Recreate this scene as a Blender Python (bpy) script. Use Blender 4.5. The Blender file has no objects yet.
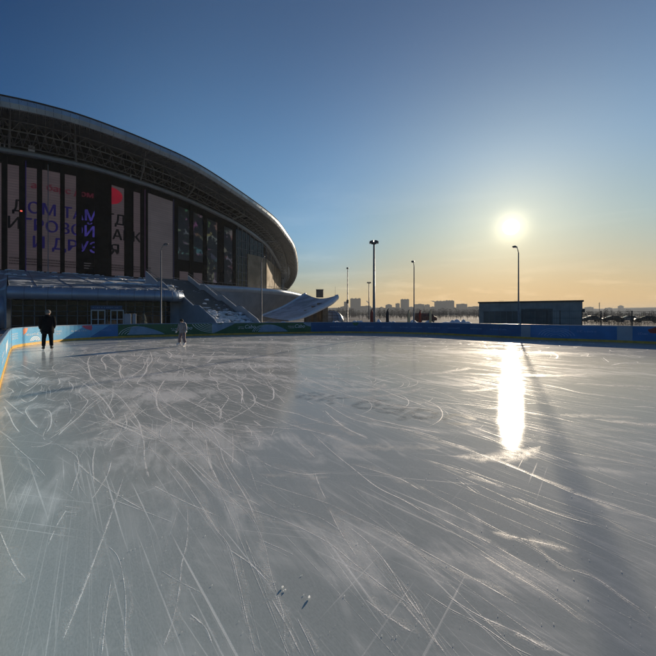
import bpy, math, random
import numpy as np
from mathutils import Vector
R = math.radians
rnd = random.Random(7)
F, CX, HZ, H = 360.0, 328.0, 315.0, 1.6        # focal length in photo pixels, principal point, eye height

scene = bpy.context.scene
COL = scene.collection

def P(px, py, Y):
    return (np.array([(px-CX)/F*Y, Y, H-(py-HZ)/F*Y]))
def G(px, py):
    Y = H*F/(py-HZ)
    return np.array([(px-CX)/F*Y, Y])

# ------------------------------------------------------------------ materials
class NT:
    def __init__(s, tree):
        s.t = tree; s.n = tree.nodes; s.l = tree.links
    def new(s, typ, **kw):
        n = s.n.new(typ)
        for k, v in kw.items():
            if k.startswith('i_'):
                n.inputs[k[2:].replace('_', ' ')].default_value = v
            else:
                setattr(n, k, v)
        return n
    def link(s, a, b): s.l.new(a, b)
    def val(s, x, sock):
        if isinstance(x, (int, float)): sock.default_value = x
        else: s.link(x, sock)
    def math(s, op, a, b=0.0, c=None, clamp=False):
        n = s.n.new('ShaderNodeMath'); n.operation = op; n.use_clamp = clamp
        s.val(a, n.inputs[0]); s.val(b, n.inputs[1])
        if c is not None: s.val(c, n.inputs[2])
        return n.outputs[0]
    def ramp(s, x, lo, hi, a=0.0, b=1.0):
        n = s.n.new('ShaderNodeMapRange'); n.interpolation_type = 'SMOOTHSTEP'
        s.val(x, n.inputs[0]); s.val(lo, n.inputs[1]); s.val(hi, n.inputs[2]); s.val(a, n.inputs[3]); s.val(b, n.inputs[4])
        return n.outputs[0]
    def mix(s, f, a, b):
        n = s.n.new('ShaderNodeMix'); n.data_type = 'RGBA'
        s.val(f, n.inputs[0])
        for x, k in ((a, 6), (b, 7)):
            if isinstance(x, tuple): n.inputs[k].default_value = (*x[:3], 1)
            else: s.link(x, n.inputs[k])
        return n.outputs[2]
    def noise(s, vec, scale, detail=4, rough=.55, dist=0.0):
        n = s.n.new('ShaderNodeTexNoise'); n.inputs['Scale'].default_value = scale
        n.inputs['Detail'].default_value = detail; n.inputs['Roughness'].default_value = rough
        n.inputs['Distortion'].default_value = dist
        if vec is not None: s.link(vec, n.inputs['Vector'])
        return n.outputs[0]
    def mapping(s, vec, rot=0.0, scale=(1, 1, 1), loc=(0, 0, 0)):
        if rot:                                   # turn first, then stretch along the turned axes
            q = s.n.new('ShaderNodeMapping'); q.inputs['Rotation'].default_value = (0, 0, rot); s.link(vec, q.inputs['Vector']); vec = q.outputs[0]; rot = 0.0
        n = s.n.new('ShaderNodeMapping'); n.inputs['Rotation'].default_value = (0, 0, rot)
        n.inputs['Scale'].default_value = scale; n.inputs['Location'].default_value = loc
        s.link(vec, n.inputs['Vector']); return n.outputs[0]

def newmat(name):
    m = bpy.data.materials.new(name); m.use_nodes = True
    nt = NT(m.node_tree); b = nt.n['Principled BSDF']
    return m, nt, b

def mat(name, col, rough=.6, metal=0.0, var=.25, scale=3.0, bump=0.0, spec=.5, stretch=(1, 1, 1), col2=None):
    m, nt, b = newmat(name)
    co = nt.new('ShaderNodeTexCoord').outputs['Object']
    v = nt.mapping(co, 0, stretch)
    n = nt.noise(v, scale, 6, .6)
    c2 = col2 or tuple(max(0, c*(1-var)) for c in col)
    c1 = col if col2 else tuple(min(1, c*(1+var*.5)) for c in col)
    nt.link(nt.mix(nt.ramp(n, .35, .65), c1, c2), b.inputs['Base Color'])
    nt.link(nt.ramp(n, .3, .7, max(.03, rough-.08), min(1, rough+.08)), b.inputs['Roughness'])
    b.inputs['Metallic'].default_value = metal
    b.inputs['Specular IOR Level'].default_value = spec
    if bump:
        bn = nt.new('ShaderNodeBump'); bn.inputs['Strength'].default_value = bump; bn.inputs['Distance'].default_value = .05
        nt.link(n, bn.inputs['Height']); nt.link(bn.outputs[0], b.inputs['Normal'])
    return m

def emat(name, col, strength, var=.2, scale=2.0, rough=.35, base=None, grid=False):
    """a screen surface that gives off a little light of its own"""
    m, nt, b = newmat(name)
    co = nt.new('ShaderNodeTexCoord').outputs['Object']
    n = nt.noise(co, scale, 4)
    c = nt.mix(nt.ramp(n, .35, .65), col, tuple(x*(1-var) for x in col))
    if grid:                                        # rows of diodes
        sz = nt.new('ShaderNodeSeparateXYZ'); nt.link(co, sz.inputs[0])
        c = nt.mix(nt.ramp(nt.math('SINE', nt.math('MULTIPLY', sz.outputs[2], 2*math.pi/.42)), .3, .95, 0, .45), c, (.02, .016, .02))
        rn = nt.noise(nt.mapping(co, 0, (.15, .15, 1.5)), 1.0, 3); c = nt.mix(nt.ramp(rn, .35, .7, 0, .3), c, (.03, .025, .03))
    b.inputs['Base Color'].default_value = (*(base or (.03, .03, .035)), 1); b.inputs['Roughness'].default_value = rough; b.inputs['Specular IOR Level'].default_value = .12
    nt.link(c, b.inputs['Emission Color']); b.inputs['Emission Strength'].default_value = strength
    return m

M = {}
M['steel'] = mat('galvanised_steel', (.19, .20, .21), .5, .35, .2, 4)
M['dark_steel'] = mat('dark_steel', (.05, .052, .055), .5, .3, .2, 3)
M['truss'] = mat('painted_truss_steel', (.27, .27, .26), .5, .2, .15, 1)
M['fascia'] = mat('roof_fascia_aluminium', (.40, .44, .48), .33, .7, .12, .5, stretch=(1, 1, .3))
M['ledge'] = mat('ledge_cladding', (.42, .46, .50), .4, .3, .12, .6)
M['clad'] = mat('podium_aluminium_cladding', (.36, .43, .52), .38, .45, .10, .7)
M['cladmatte'] = mat('podium_render', (.26, .30, .36), .65, 0, .18, .5)
M['bulge'] = mat('bulge_concrete', (.20, .22, .25), .6, .1, .15, .4)
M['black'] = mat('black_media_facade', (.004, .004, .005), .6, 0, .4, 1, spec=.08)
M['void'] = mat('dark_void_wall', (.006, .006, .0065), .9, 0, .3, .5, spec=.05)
M['concrete'] = mat('concrete', (.30, .29, .28), .8, 0, .25, 1.5, .2)
M['brownwall'] = mat('brown_concrete', (.17, .14, .11), .8, 0, .2, 1.2, .1)
M['snow'] = mat('snow', (.78, .80, .83), .75, 0, .06, 2.5, .4, spec=.2)
M['snowdirty'] = mat('trodden_snow', (.24, .245, .26), .9, 0, .6, .06, 0, spec=.03, col2=(.06, .06, .065))
M['beige'] = mat('beige_glass_glow', (.30, .25, .18), .8, 0, .3, .35, spec=.1)  # tone of sunlit glass put into the colour
M['glass'] = mat('dark_glass', (.004, .005, .007), .06, 0, .2, .3, spec=.28)
M['mullion'] = mat('mullion', (.17, .19, .21), .5, .1, .15, 2)
M['white'] = mat('white_paint', (.75, .76, .78), .45, 0, .08, 3)
M['bluesign'] = mat('blue_sign', (.05, .13, .30), .4, 0, .12, 2)
M['boardpale'] = mat('board_pale_blue', (.12, .40, .66), .3, 0, .12, 1.2)
M['boardblue'] = mat('board_mid_blue', (.02, .17, .42), .36, 0, .12, 1.2)
M['boarddeep'] = mat('board_deep_blue', (.005, .10, .25), .42, 0, .15, 1.2)
M['boardbright'] = mat('board_bright_blue', (.010, .17, .42), .40, 0, .15, 1.2)
M['boardgreen'] = mat('board_green', (.008, .11, .04), .40, 0, .15, 1.2)
M['boardgrey'] = mat('board_grey', (.30, .34, .40), .4, 0, .1, 1.2)
M['printpale'] = mat('print_pale', (.70, .74, .78), .4, 0, .05, 3)
M['printfaint'] = mat('print_faint_blue', (.16, .34, .60), .4, 0, .1, 3)
M['printgrad'] = mat('print_blue_grey', (.22, .33, .44), .4, 0, .15, 2)
M['orange'] = mat('print_orange', (.75, .20, .06), .4, 0, .1, 3)
M['pink'] = mat('print_pink', (.62, .09, .16), .4, 0, .1, 3)
M['yellow'] = mat('kick_yellow', (.62, .36, .05), .4, 0, .2, 3)
M['rail'] = mat('board_cap_rail', (.20, .30, .42), .35, 0, .1, 3)
M['cloth'] = mat('black_padded_cloth', (.007, .007, .009), .85, 0, .3, 14, .5, spec=.1)
M['trouser'] = mat('black_trousers', (.006, .006, .008), .85, 0, .3, 14, .3, spec=.1)
M['greycloth'] = mat('grey_ski_suit', (.24, .22, .23), .7, 0, .25, 14, .5)
M['mauvecloth'] = mat('mauve_trousers', (.21, .155, .165), .75, 0, .25, 14, .3)
M['skin'] = mat('skin', (.55, .33, .25), .5, 0, .08, 12)
M['capgrey'] = mat('grey_knit', (.15, .145, .14), .85, 0, .25, 30, .4)
M['blackhair'] = mat('dark_knit', (.012, .011, .011), .85, 0, .3, 30, .4)
M['boot'] = mat('white_boot', (.70, .70, .70), .4, 0, .1, 10)
M['bootblack'] = mat('black_boot', (.015, .015, .015), .4, 0, .2, 10)
M['blade'] = mat('skate_blade', (.6, .6, .62), .2, 1, .1, 10)
M['lampbody'] = mat('lamp_head_shell', (.10, .105, .11), .4, .4, .15, 6)
M['lens'] = mat('lamp_lens', (.35, .36, .36), .15, 0, .1, 8)
M['asphalt'] = mat('asphalt', (.05, .05, .052), .85, 0, .3, .5, .2)
M['rubber'] = mat('rubber', (.02, .02, .02), .8, 0, .2, 8)
M['bark'] = mat('bark', (.045, .038, .032), .9, 0, .3, 3)
M['twig'] = mat('bare_twigs', (.05, .045, .04), .9, 0, .3, 1)
M['chip'] = mat('ice_chip_white', (.88, .90, .92), .35, 0, .08, 40, .3)
def let_light_through(m, f, col):
    nt = NT(m.node_tree); o = [n for n in nt.n if n.type == 'OUTPUT_MATERIAL'][0]; b = nt.n['Principled BSDF']
    t = nt.new('ShaderNodeBsdfTranslucent'); t.inputs[0].default_value = (*col, 1); mx = nt.new('ShaderNodeMixShader'); mx.inputs[0].default_value = f
    nt.link(b.outputs[0], mx.inputs[1]); nt.link(t.outputs[0], mx.inputs[2]); nt.link(mx.outputs[0], o.inputs['Surface'])
let_light_through(M['chip'], .75, (.95, .96, .97))
M['pavwall'] = mat('pavilion_panel', (.26, .28, .28), .55, .1, .15, .8)
M['pavdark'] = mat('pavilion_dark_panel', (.09, .10, .105), .4, .1, .2, .8)
M['roofdark'] = mat('pavilion_roof', (.045, .05, .055), .6, .1, .15, .8)
M['cblock'] = mat('city_panel', (.11, .11, .11), .9, 0, .2, .05)
M['cblock2'] = mat('city_brick', (.09, .08, .075), .9, 0, .2, .05)
M['cglass'] = mat('city_window', (.05, .06, .07), .3, 0, .2, .2)
def city_mat(name, col, win):
    """panel wall with rows of windows in it"""
    m, nt, b = newmat(name)
    co = nt.new('ShaderNodeTexCoord').outputs['Object']; sp_ = nt.new('ShaderNodeSeparateXYZ'); nt.link(co, sp_.inputs[0])
    fx = nt.math('FRACT', nt.math('DIVIDE', nt.math('ADD', sp_.outputs[0], sp_.outputs[1]), 4.2)); fz = nt.math('FRACT', nt.math('DIVIDE', sp_.outputs[2], 3.1))
    k = nt.math('MULTIPLY', nt.math('MULTIPLY', nt.math('GREATER_THAN', fx, .3), nt.math('LESS_THAN', fx, .8)), nt.math('MULTIPLY', nt.math('GREATER_THAN', fz, .3), nt.math('LESS_THAN', fz, .82)))
    n = nt.noise(co, .04, 3); nt.link(nt.mix(k, nt.mix(n, col, tuple(c*.7 for c in col)), win), b.inputs['Base Color']); b.inputs['Roughness'].default_value = .85; b.inputs['Specular IOR Level'].default_value = .1
    return m
M['cblock'] = city_mat('city_panel_wall', (.13, .13, .13), (.03, .035, .04)); M['cblock2'] = city_mat('city_brick_wall', (.11, .09, .08), (.03, .03, .035))
M['hill'] = mat('snowy_hillside', (.10, .10, .10), .95, 0, .5, .02, 0, spec=.02, col2=(.035, .033, .03))
M['flagred'] = mat('flag_red', (.30, .05, .03), .7, 0, .2, 3)
M['flagdark'] = mat('flag_dark', (.03, .03, .035), .7, 0, .2, 3)
M['flagbeige'] = mat('flag_beige', (.75, .58, .33), .7, 0, .15, 3)
M['carred'] = mat('red_car_paint', (.12, .02, .018), .3, .1, .1, 3)
M['carwhite'] = mat('white_car_paint', (.25, .26, .27), .25, .1, .1, 3)
M['cardark'] = mat('dark_car_paint', (.03, .032, .036), .25, .2, .1, 3)
M['carsilver'] = mat('silver_car_paint', (.13, .135, .14), .35, .3, .1, 3)
M['vault'] = mat('vault_film', (.20, .25, .34), .35, .1, .15, 1)
M['ledwhite'] = emat('led_panel_pale', (.105, .080, .088), 0.40, .12, .6, grid=True)
M['ledgrey'] = emat('led_panel_grey', (.082, .074, .082), 0.52, .15, .4, grid=True)
M['ledblack'] = emat('led_panel_black', (.004, .004, .006), .5)
M['ltrblack'] = mat('letter_black', (.006, .006, .008), .5, 0, .2, 3, spec=.2)
M['ltrblue'] = emat('letter_blue', (.006, .004, .055), .6, .2, 3, .6, (.008, .008, .02))
M['ltrviolet'] = emat('letter_violet', (.040, .030, .20), .6, .5, 1.2, .6, (.01, .01, .02))
M['ltrred'] = emat('letter_red', (.07, .004, .012), .5, .2, 3)
M['dotred'] = emat('red_disc', (.20, .003, .014), .62, .2, 1)
M['ltrgrey'] = emat('letter_grey', (.06, .055, .06), .5, .3, 6)

def soffit_mat():
    m, nt, b = newmat('corrugated_soffit')
    uv = nt.new('ShaderNodeUVMap').outputs[0]
    s = nt.new('ShaderNodeSeparateXYZ'); nt.link(uv, s.inputs[0])
    st = nt.ramp(nt.math('SINE', nt.math('MULTIPLY', s.outputs[0], 2*math.pi/1.1)), -.3, .3)
    nt.link(nt.mix(st, (.05, .052, .055), (.42, .41, .38)), b.inputs['Base Color'])
    b.inputs['Roughness'].default_value = .6; b.inputs['Metallic'].default_value = .2
    return m
M['soffit'] = soffit_mat()

def video_mat():
    m, nt, b = newmat('led_video_panel')
    co = nt.new('ShaderNodeTexCoord').outputs['Object']
    v = nt.mapping(co, .3, (1, 1, 1))
    vo = nt.new('ShaderNodeTexVoronoi'); vo.inputs['Scale'].default_value = .42; nt.link(v, vo.inputs['Vector'])
    hs = nt.new('ShaderNodeHueSaturation'); nt.link(vo.outputs['Color'], hs.inputs['Color']); hs.inputs['Saturation'].default_value = .7
    msk = nt.ramp(nt.noise(v, .6, 6, .7), .52, .60)
    c = nt.mix(msk, (.006, .005, .007), hs.outputs[0])
    b.inputs['Base Color'].default_value = (.01, .01, .012, 1); b.inputs['Roughness'].default_value = .4
    nt.link(c, b.inputs['Emission Color']); b.inputs['Emission Strength'].default_value = .06
    return m
M['video'] = video_mat()

def snowroof_mat():
    m, nt, b = newmat('glass_roof_under_patchy_snow')
    co = nt.new('ShaderNodeTexCoord').outputs['Object']
    n = nt.noise(nt.mapping(co, 0, (.5, .9, 1.2)), .8, 8, .65, .4)
    k = nt.ramp(n, .48, .60)
    nt.link(nt.mix(k, (.20, .26, .32), (.66, .70, .74)), b.inputs['Base Color'])
    nt.link(nt.ramp(k, 0, 1, .3, .8), b.inputs['Roughness'])
    bn = nt.new('ShaderNodeBump'); bn.inputs['Strength'].default_value = .6; bn.inputs['Distance'].default_value = .2
    nt.link(k, bn.inputs['Height']); nt.link(bn.outputs[0], b.inputs['Normal'])
    return m
M['snowroof'] = snowroof_mat()

def stepsnow_mat():
    m, nt, b = newmat('steps_with_snow')
    co = nt.new('ShaderNodeTexCoord').outputs['Object']
    n = nt.noise(nt.mapping(co, .63, (1.6, .8, 1)), 1.0, 8, .7, .3)
    sz = nt.new('ShaderNodeSeparateXYZ'); nt.link(co, sz.inputs[0])
    k = nt.ramp(nt.math('SUBTRACT', n, nt.ramp(sz.outputs[2], .8, 3.6, -.08, .13)), .44, .58)
    nt.link(nt.mix(k, (.13, .135, .14), (.72, .74, .77)), b.inputs['Base Color'])
    b.inputs['Roughness'].default_value = .8
    return m
M['steps'] = stepsnow_mat()

# ------------------------------------------------------------------ mesh helpers
class MB:
    def __init__(s): s.v = []; s.f = []; s.uv = []; s.mi = []
    def add(s, verts, faces, uvs=None, mi=0):
        o = len(s.v); s.v += [tuple(map(float, p)) for p in verts]
        for f in faces:
            s.f.append([i+o for i in f]); s.mi.append(mi)
        s.uv += list(uvs) if uvs is not None else [(0., 0.)]*len(verts)
        return s
    def box(s, c, d, rz=0.0, mi=0):
        x, y, z = d[0]/2, d[1]/2, d[2]/2; ca, sa = math.cos(rz), math.sin(rz); vs = []
        for k in (-z, z):
            for (a, b_) in ((-x, -y), (x, -y), (x, y), (-x, y)):
                vs.append((c[0]+a*ca-b_*sa, c[1]+a*sa+b_*ca, c[2]+k))
        return s.add(vs, [(3, 2, 1, 0), (4, 5, 6, 7), (0, 1, 5, 4), (1, 2, 6, 5), (2, 3, 7, 6), (3, 0, 4, 7)], mi=mi)
    def hexa(s, p):  # eight corners: bottom ring, top ring
        return s.add(p, [(3, 2, 1, 0), (4, 5, 6, 7), (0, 1, 5, 4), (1, 2, 6, 5), (2, 3, 7, 6), (3, 0, 4, 7)])
    def tube(s, pts, r, n=8, cap=True, mi=0):
        pts = [Vector(p) for p in pts]; rs = r if isinstance(r, (list, tuple)) else [r]*len(pts)
        o = len(s.v); up = None; vs = []
        for i, p in enumerate(pts):
            t = (pts[min(i+1, len(pts)-1)]-pts[max(i-1, 0)]).normalized()
            if up is None: up = Vector((0, 0, 1)) if abs(t.z) < .9 else Vector((1, 0, 0))
            a = t.cross(up).normalized(); b = a.cross(t).normalized(); up = b
            for k in range(n):
                q = p+(a*math.cos(2*math.pi*k/n)+b*math.sin(2*math.pi*k/n))*rs[i]
                vs.append(tuple(q))
        fs = []
        for i in range(len(pts)-1):
            for k in range(n):
                fs.append((i*n+k, i*n+(k+1) % n, (i+1)*n+(k+1) % n, (i+1)*n+k))
        if cap:
            fs.append(tuple(reversed(range(n)))); fs.append(tuple(range((len(pts)-1)*n, len(pts)*n)))
        return s.add(vs, fs, mi=mi)
    def loft(s, rows, closed=False, uvscale=None):
        """rows: list of equally long polylines"""
        n = len(rows[0]); vs = []; uvs = []
        acc = [0.0]
        for i in range(1, n):
            acc.append(acc[-1]+float(np.linalg.norm(np.array(rows[0][i])-np.array(rows[0][i-1]))))
        for j, r_ in enumerate(rows):
            for i, p in enumerate(r_):
                vs.append(p); uvs.append((acc[i], float(j)))
        fs = []
        for j in range(len(rows)-1 + (1 if closed else 0)):
            j2 = (j+1) % len(rows)
            for i in range(n-1):
                fs.append((j*n+i, j*n+i+1, j2*n+i+1, j2*n+i))
        return s.add(vs, fs, uvs)
    def ring(s, rings, capends=True):
        """closed loops lofted along a spine"""
        n = len(rings[0]); vs = [p for r_ in rings for p in r_]; fs = []
        for j in range(len(rings)-1):
            for i in range(n):
                fs.append((j*n+i, j*n+(i+1) % n, (j+1)*n+(i+1) % n, (j+1)*n+i))
        if capends:
            fs.append(tuple(reversed(range(n)))); fs.append(tuple(range((len(rings)-1)*n, len(rings)*n)))
        return s.add(vs, fs)
    def build(s, name, m, parent=None, smooth=False, loc=None):
        me = bpy.data.meshes.new(name); me.from_pydata(s.v, [], s.f); me.update()
        ul = me.uv_layers.new(name='UVMap')
        if len(me.loops):
            idx = np.empty(len(me.loops), np.int32); me.loops.foreach_get('vertex_index', idx)
            ul.data.foreach_set('uv', np.array(s.uv, np.float32)[idx].ravel())
        for x in (m if isinstance(m, list) else [m]): me.materials.append(x)
        if isinstance(m, list): me.polygons.foreach_set('material_index', s.mi)
        if smooth: me.polygons.foreach_set('use_smooth', [True]*len(me.polygons))
        o = bpy.data.objects.new(name, me); COL.objects.link(o)
        if parent: o.parent = parent
        if loc is not None: o.location = loc
        return o

def bevel(o, w, seg=2, ang=40):
    b = o.modifiers.new('bevel', 'BEVEL'); b.width = w; b.segments = seg; b.limit_method = 'ANGLE'; b.angle_limit = R(ang)
    return o
def tag(o, label=None, cat=None, group=None, kind=None):
    if label: o['label'] = label
    if cat: o['category'] = cat
    if group: o['group'] = group
    if kind: o['kind'] = kind
    return o
def empty(name, label, cat, loc=(0, 0, 0), rz=0.0, group=None):
    o = bpy.data.objects.new(name, None); COL.objects.link(o); o.location = loc; o.rotation_euler = (0, 0, rz)
    return tag(o, label, cat, group)
def copy_tree(o, parent=None):
    c = o.copy(); COL.objects.link(c)
    if parent: c.parent = parent
    for ch in list(o.children): copy_tree(ch, c)
    return c

def cr(pts, per=6, closed=False):
    """Catmull-Rom through points"""
    p = np.array(pts, float); n = len(p); out = []
    rng = range(n if closed else n-1)
    for i in rng:
        if closed: a, b, c, d = p[(i-1) % n], p[i], p[(i+1) % n], p[(i+2) % n]
        else: a, b, c, d = p[max(i-1, 0)], p[i], p[i+1], p[min(i+2, n-1)]
        for k in range(per):
            t = k/per
            out.append(.5*((2*b)+(-a+c)*t+(2*a-5*b+4*c-d)*t*t+(-a+3*b-3*c+d)*t**3))
    if not closed: out.append(p[-1])
    return np.array(out)
def resample(p, step):
    d = np.r_[0, np.cumsum(np.linalg.norm(np.diff(p, axis=0), axis=1))]
    n = max(2, int(d[-1]/step)+1); s = np.linspace(0, d[-1], n)
    return np.stack([np.interp(s, d, p[:, k]) for k in range(p.shape[1])], 1)

def text2d(body, size=1.0, bold=0.0):
    """triangulated outline of a text: verts (n,2) and faces"""
    cu = bpy.data.curves.new('txt', 'FONT'); cu.body = body; cu.size = size; cu.resolution_u = 3; cu.offset = bold
    o = bpy.data.objects.new('txt', cu); COL.objects.link(o)
    dg = bpy.context.evaluated_depsgraph_get(); dg.update()
    me = bpy.data.meshes.new_from_object(o.evaluated_get(dg))
    v = np.array([x.co[:2] for x in me.vertices]) if len(me.vertices) else np.zeros((0, 2)); f = [tuple(q.vertices) for q in me.polygons]
    COL.objects.unlink(o); bpy.data.objects.remove(o); bpy.data.curves.remove(cu); bpy.data.meshes.remove(me)
    return v, f

# ------------------------------------------------------------------ sun, sky, camera
SUN_AZ = math.atan2(183, 360); SUN_EL = math.atan2(88, math.hypot(183, 360))
SD = Vector((math.sin(SUN_AZ)*math.cos(SUN_EL), math.cos(SUN_AZ)*math.cos(SUN_EL), math.sin(SUN_EL)))
EXPOSURE = 0.22
def make_world():
    w = bpy.data.worlds.new('World'); scene.world = w; w.use_nodes = True
    nt = NT(w.node_tree); nt.n.clear()
    out = nt.new('ShaderNodeOutputWorld'); bg = nt.new('ShaderNodeBackground')
    sky = nt.new('ShaderNodeTexSky', sky_type='NISHITA', sun_disc=False, sun_elevation=SUN_EL, sun_rotation=SUN_AZ,
                 altitude=100, air_density=1.0, dust_density=0.3, ozone_density=3.0)
    co = nt.new('ShaderNodeTexCoord').outputs['Generated']
    vm = nt.new('ShaderNodeVectorMath', operation='NORMALIZE'); nt.link(co, vm.inputs[0]); d = vm.outputs[0]
    dp = nt.new('ShaderNodeVectorMath', operation='DOT_PRODUCT'); nt.link(d, dp.inputs[0]); dp.inputs[1].default_value = SD
    dot = nt.math('MAXIMUM', dp.outputs['Value'], 0.0)
    sep = nt.new('ShaderNodeSeparateXYZ'); nt.link(d, sep.inputs[0]); z = sep.outputs[2]
    # contrast of the clear winter sky: deeper overhead
    g = nt.new('ShaderNodeGamma'); nt.link(sky.outputs[0], g.inputs[0]); g.inputs[1].default_value = 1.0
    # thin cloud: a flat layer far overhead, seen at a slant
    zz = nt.math('ADD', nt.math('MAXIMUM', z, 0.0), .07)
    px = nt.math('DIVIDE', sep.outputs[0], zz); py = nt.math('DIVIDE', sep.outputs[1], zz)
    cb = nt.new('ShaderNodeCombineXYZ'); nt.link(px, cb.inputs[0]); nt.link(py, cb.inputs[1])
    cl = nt.noise(nt.mapping(cb.outputs[0], .5, (.55, 1.5, 1)), .55, 7, .58, .6)
    cmask = nt.math('MULTIPLY', nt.ramp(cl, .50, .75), nt.math('MULTIPLY', nt.ramp(z, .015, .10), nt.ramp(z, .20, .55, 1, 0)))
    # low bank of small clouds over the horizon
    cb2 = nt.new('ShaderNodeCombineXYZ'); az = nt.math('ARCTAN2', sep.outputs[0], sep.outputs[1])
    nt.link(nt.math('MULTIPLY', az, 9.0), cb2.inputs[0]); nt.link(nt.math('MULTIPLY', z, 48.0), cb2.inputs[1])
    cl2 = nt.noise(cb2.outputs[0], .8, 6, .6, .3)
    cm2 = nt.math('MULTIPLY', nt.ramp(cl2, .52, .62), nt.math('MULTIPLY', nt.ramp(z, .015, .04), nt.ramp(z, .06, .13, 1, 0)))
    sun_disc = nt.ramp(dot, math.cos(R(1.12)), math.cos(R(.3)))
    a1 = nt.math('POWER', dot, 1800.0); a2 = nt.math('POWER', dot, 160.0); a3 = nt.math('POWER', dot, 10.0)
    def rgb(f, c):
        n = nt.new('ShaderNodeVectorMath', operation='SCALE'); n.inputs[0].default_value = c; nt.link(f, n.inputs['Scale']); return n.outputs[0]
    def add(a, b):
        n = nt.new('ShaderNodeVectorMath', operation='ADD'); nt.link(a, n.inputs[0]); nt.link(b, n.inputs[1]); return n.outputs[0]
    S = g.outputs[0]
    def mulv(a, b):
        n = nt.new('ShaderNodeVectorMath', operation='MULTIPLY'); nt.link(a, n.inputs[0]); nt.link(b, n.inputs[1]); return n.outputs[0]
    # the bright low sky levels off, as through thin winter haze
    sc_ = nt.new('ShaderNodeVectorMath', operation='MULTIPLY'); nt.link(S, sc_.inputs[0]); sc_.inputs[1].default_value = (.09, .09, .09)
    sp_ = nt.new('ShaderNodeSeparateXYZ'); nt.link(sc_.outputs[0], sp_.inputs[0]); cbx = nt.new('ShaderNodeCombineXYZ')
    for k in range(3):
        x = sp_.outputs[k]; y = nt.math('DIVIDE', x, nt.math('POWER', nt.math('ADD', 1.0, nt.math('POWER', nt.math('DIVIDE', x, .80), 2.0)), .5))
        nt.link(nt.math('DIVIDE', y, .09), cbx.inputs[k])
    S = cbx.outputs[0]
    low = nt.ramp(z, .0, .24)
    tint = nt.mix(low, (1.0, .76, .48), (.89, 1.12, 1.27))
    tint = nt.mix(nt.ramp(z, .35, .72), tint, (.66, .76, .90))
    side = nt.mix(nt.ramp(dp.outputs['Value'], .30, .72), (.25, .48, .66), (1.03, 1.02, 1.0))
    S = mulv(S, tint); S = mulv(S, side)
    S = mulv(S, nt.mix(nt.math('MULTIPLY', nt.ramp(dp.outputs['Value'], .88, .985), nt.ramp(z, .16, .40, 1, .15)), (1, 1, 1), (1.0, .88, .70)))
    S = add(S, rgb(cmask, (.9, .78, .62))); S = add(S, rgb(cm2, (.9, .74, .55)))
    S = add(S, rgb(sun_disc, (160., 150., 130.)))
    S = add(S, rgb(a1, (7.5, 6.6, 4.4))); S = add(S, rgb(a2, (1.9, 1.55, .75))); S = add(S, rgb(a3, (.85, .62, .24)))
    nt.link(S, bg.inputs[0]); bg.inputs[1].default_value = .079
    nt.link(bg.outputs[0], out.inputs[0])
    return w
make_world()
sl = bpy.data.lights.new('sun', 'SUN'); sl.energy = 5.0; sl.angle = R(.6); sl.color = (1.0, .83, .62)
so = bpy.data.objects.new('sun', sl); COL.objects.link(so)
so.rotation_euler = SD.to_track_quat('Z', 'Y').to_euler(); so.location = SD*300

cam = bpy.data.cameras.new('camera'); co_ = bpy.data.objects.new('camera', cam); COL.objects.link(co_)
cam.sensor_width = 36; cam.lens = 36*F/656; cam.shift_y = -(328-HZ)/656; cam.clip_end = 20000; cam.clip_start = .05
co_.location = (0, 0, H); co_.rotation_euler = (R(90), 0, 0); scene.camera = co_
vs_ = scene.view_settings
vs_.view_transform = 'Standard'; vs_.look = 'None'; vs_.gamma = 1; vs_.use_curve_mapping = False; vs_.exposure = EXPOSURE
scene.render.engine = 'CYCLES'
scene.cycles.use_denoising = True; scene.cycles.max_bounces = 6; scene.cycles.transparent_max_bounces = 48; scene.cycles.volume_bounces = 0
scene.cycles.sample_clamp_indirect = 6

# ------------------------------------------------------------------ ground, hills, haze
HZBOX = 2600
g = MB().add([(-2500, -600, -.06), (2500, -600, -.06), (2500, 2500, -.06), (-2500, 2500, -.06)], [(0, 1, 2, 3)])
tag(g.build('ground', M['snowdirty']), kind='structure')

def hill(name, pts, back, z0=-.5):
    """ridge polyline pts (X, Y, z); front foot nearer, back slope behind"""
    p = cr(pts, 8); rows = []
    for k, (fy, fz) in enumerate(((-160, 0), (-90, .35), (-40, .75), (0, 1.0), (back*.5, 1.05), (back, .9))):
        rows.append([(q[0], q[1]+fy, z0+(q[2]-z0)*fz + (rnd.uniform(-.6, .6) if 0 < k < 5 else 0)) for q in p])
    return tag(MB().loft(rows).build(name, M['hill'], smooth=True), kind='structure')
hill('hill', [P(240, 310, 1900), P(300, 309, 1860), P(345, 307.5, 1800), P(400, 308, 1800), P(450, 308.3, 1820), P(500, 310, 1900), P(560, 311, 2000)], 350)
hill('distant_hill', [P(520, 310, 2000), P(575, 308.2, 1950), P(610, 308.8, 2000), P(650, 307.6, 2000), P(720, 307, 1900), P(820, 309, 1700)], 300)

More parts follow.
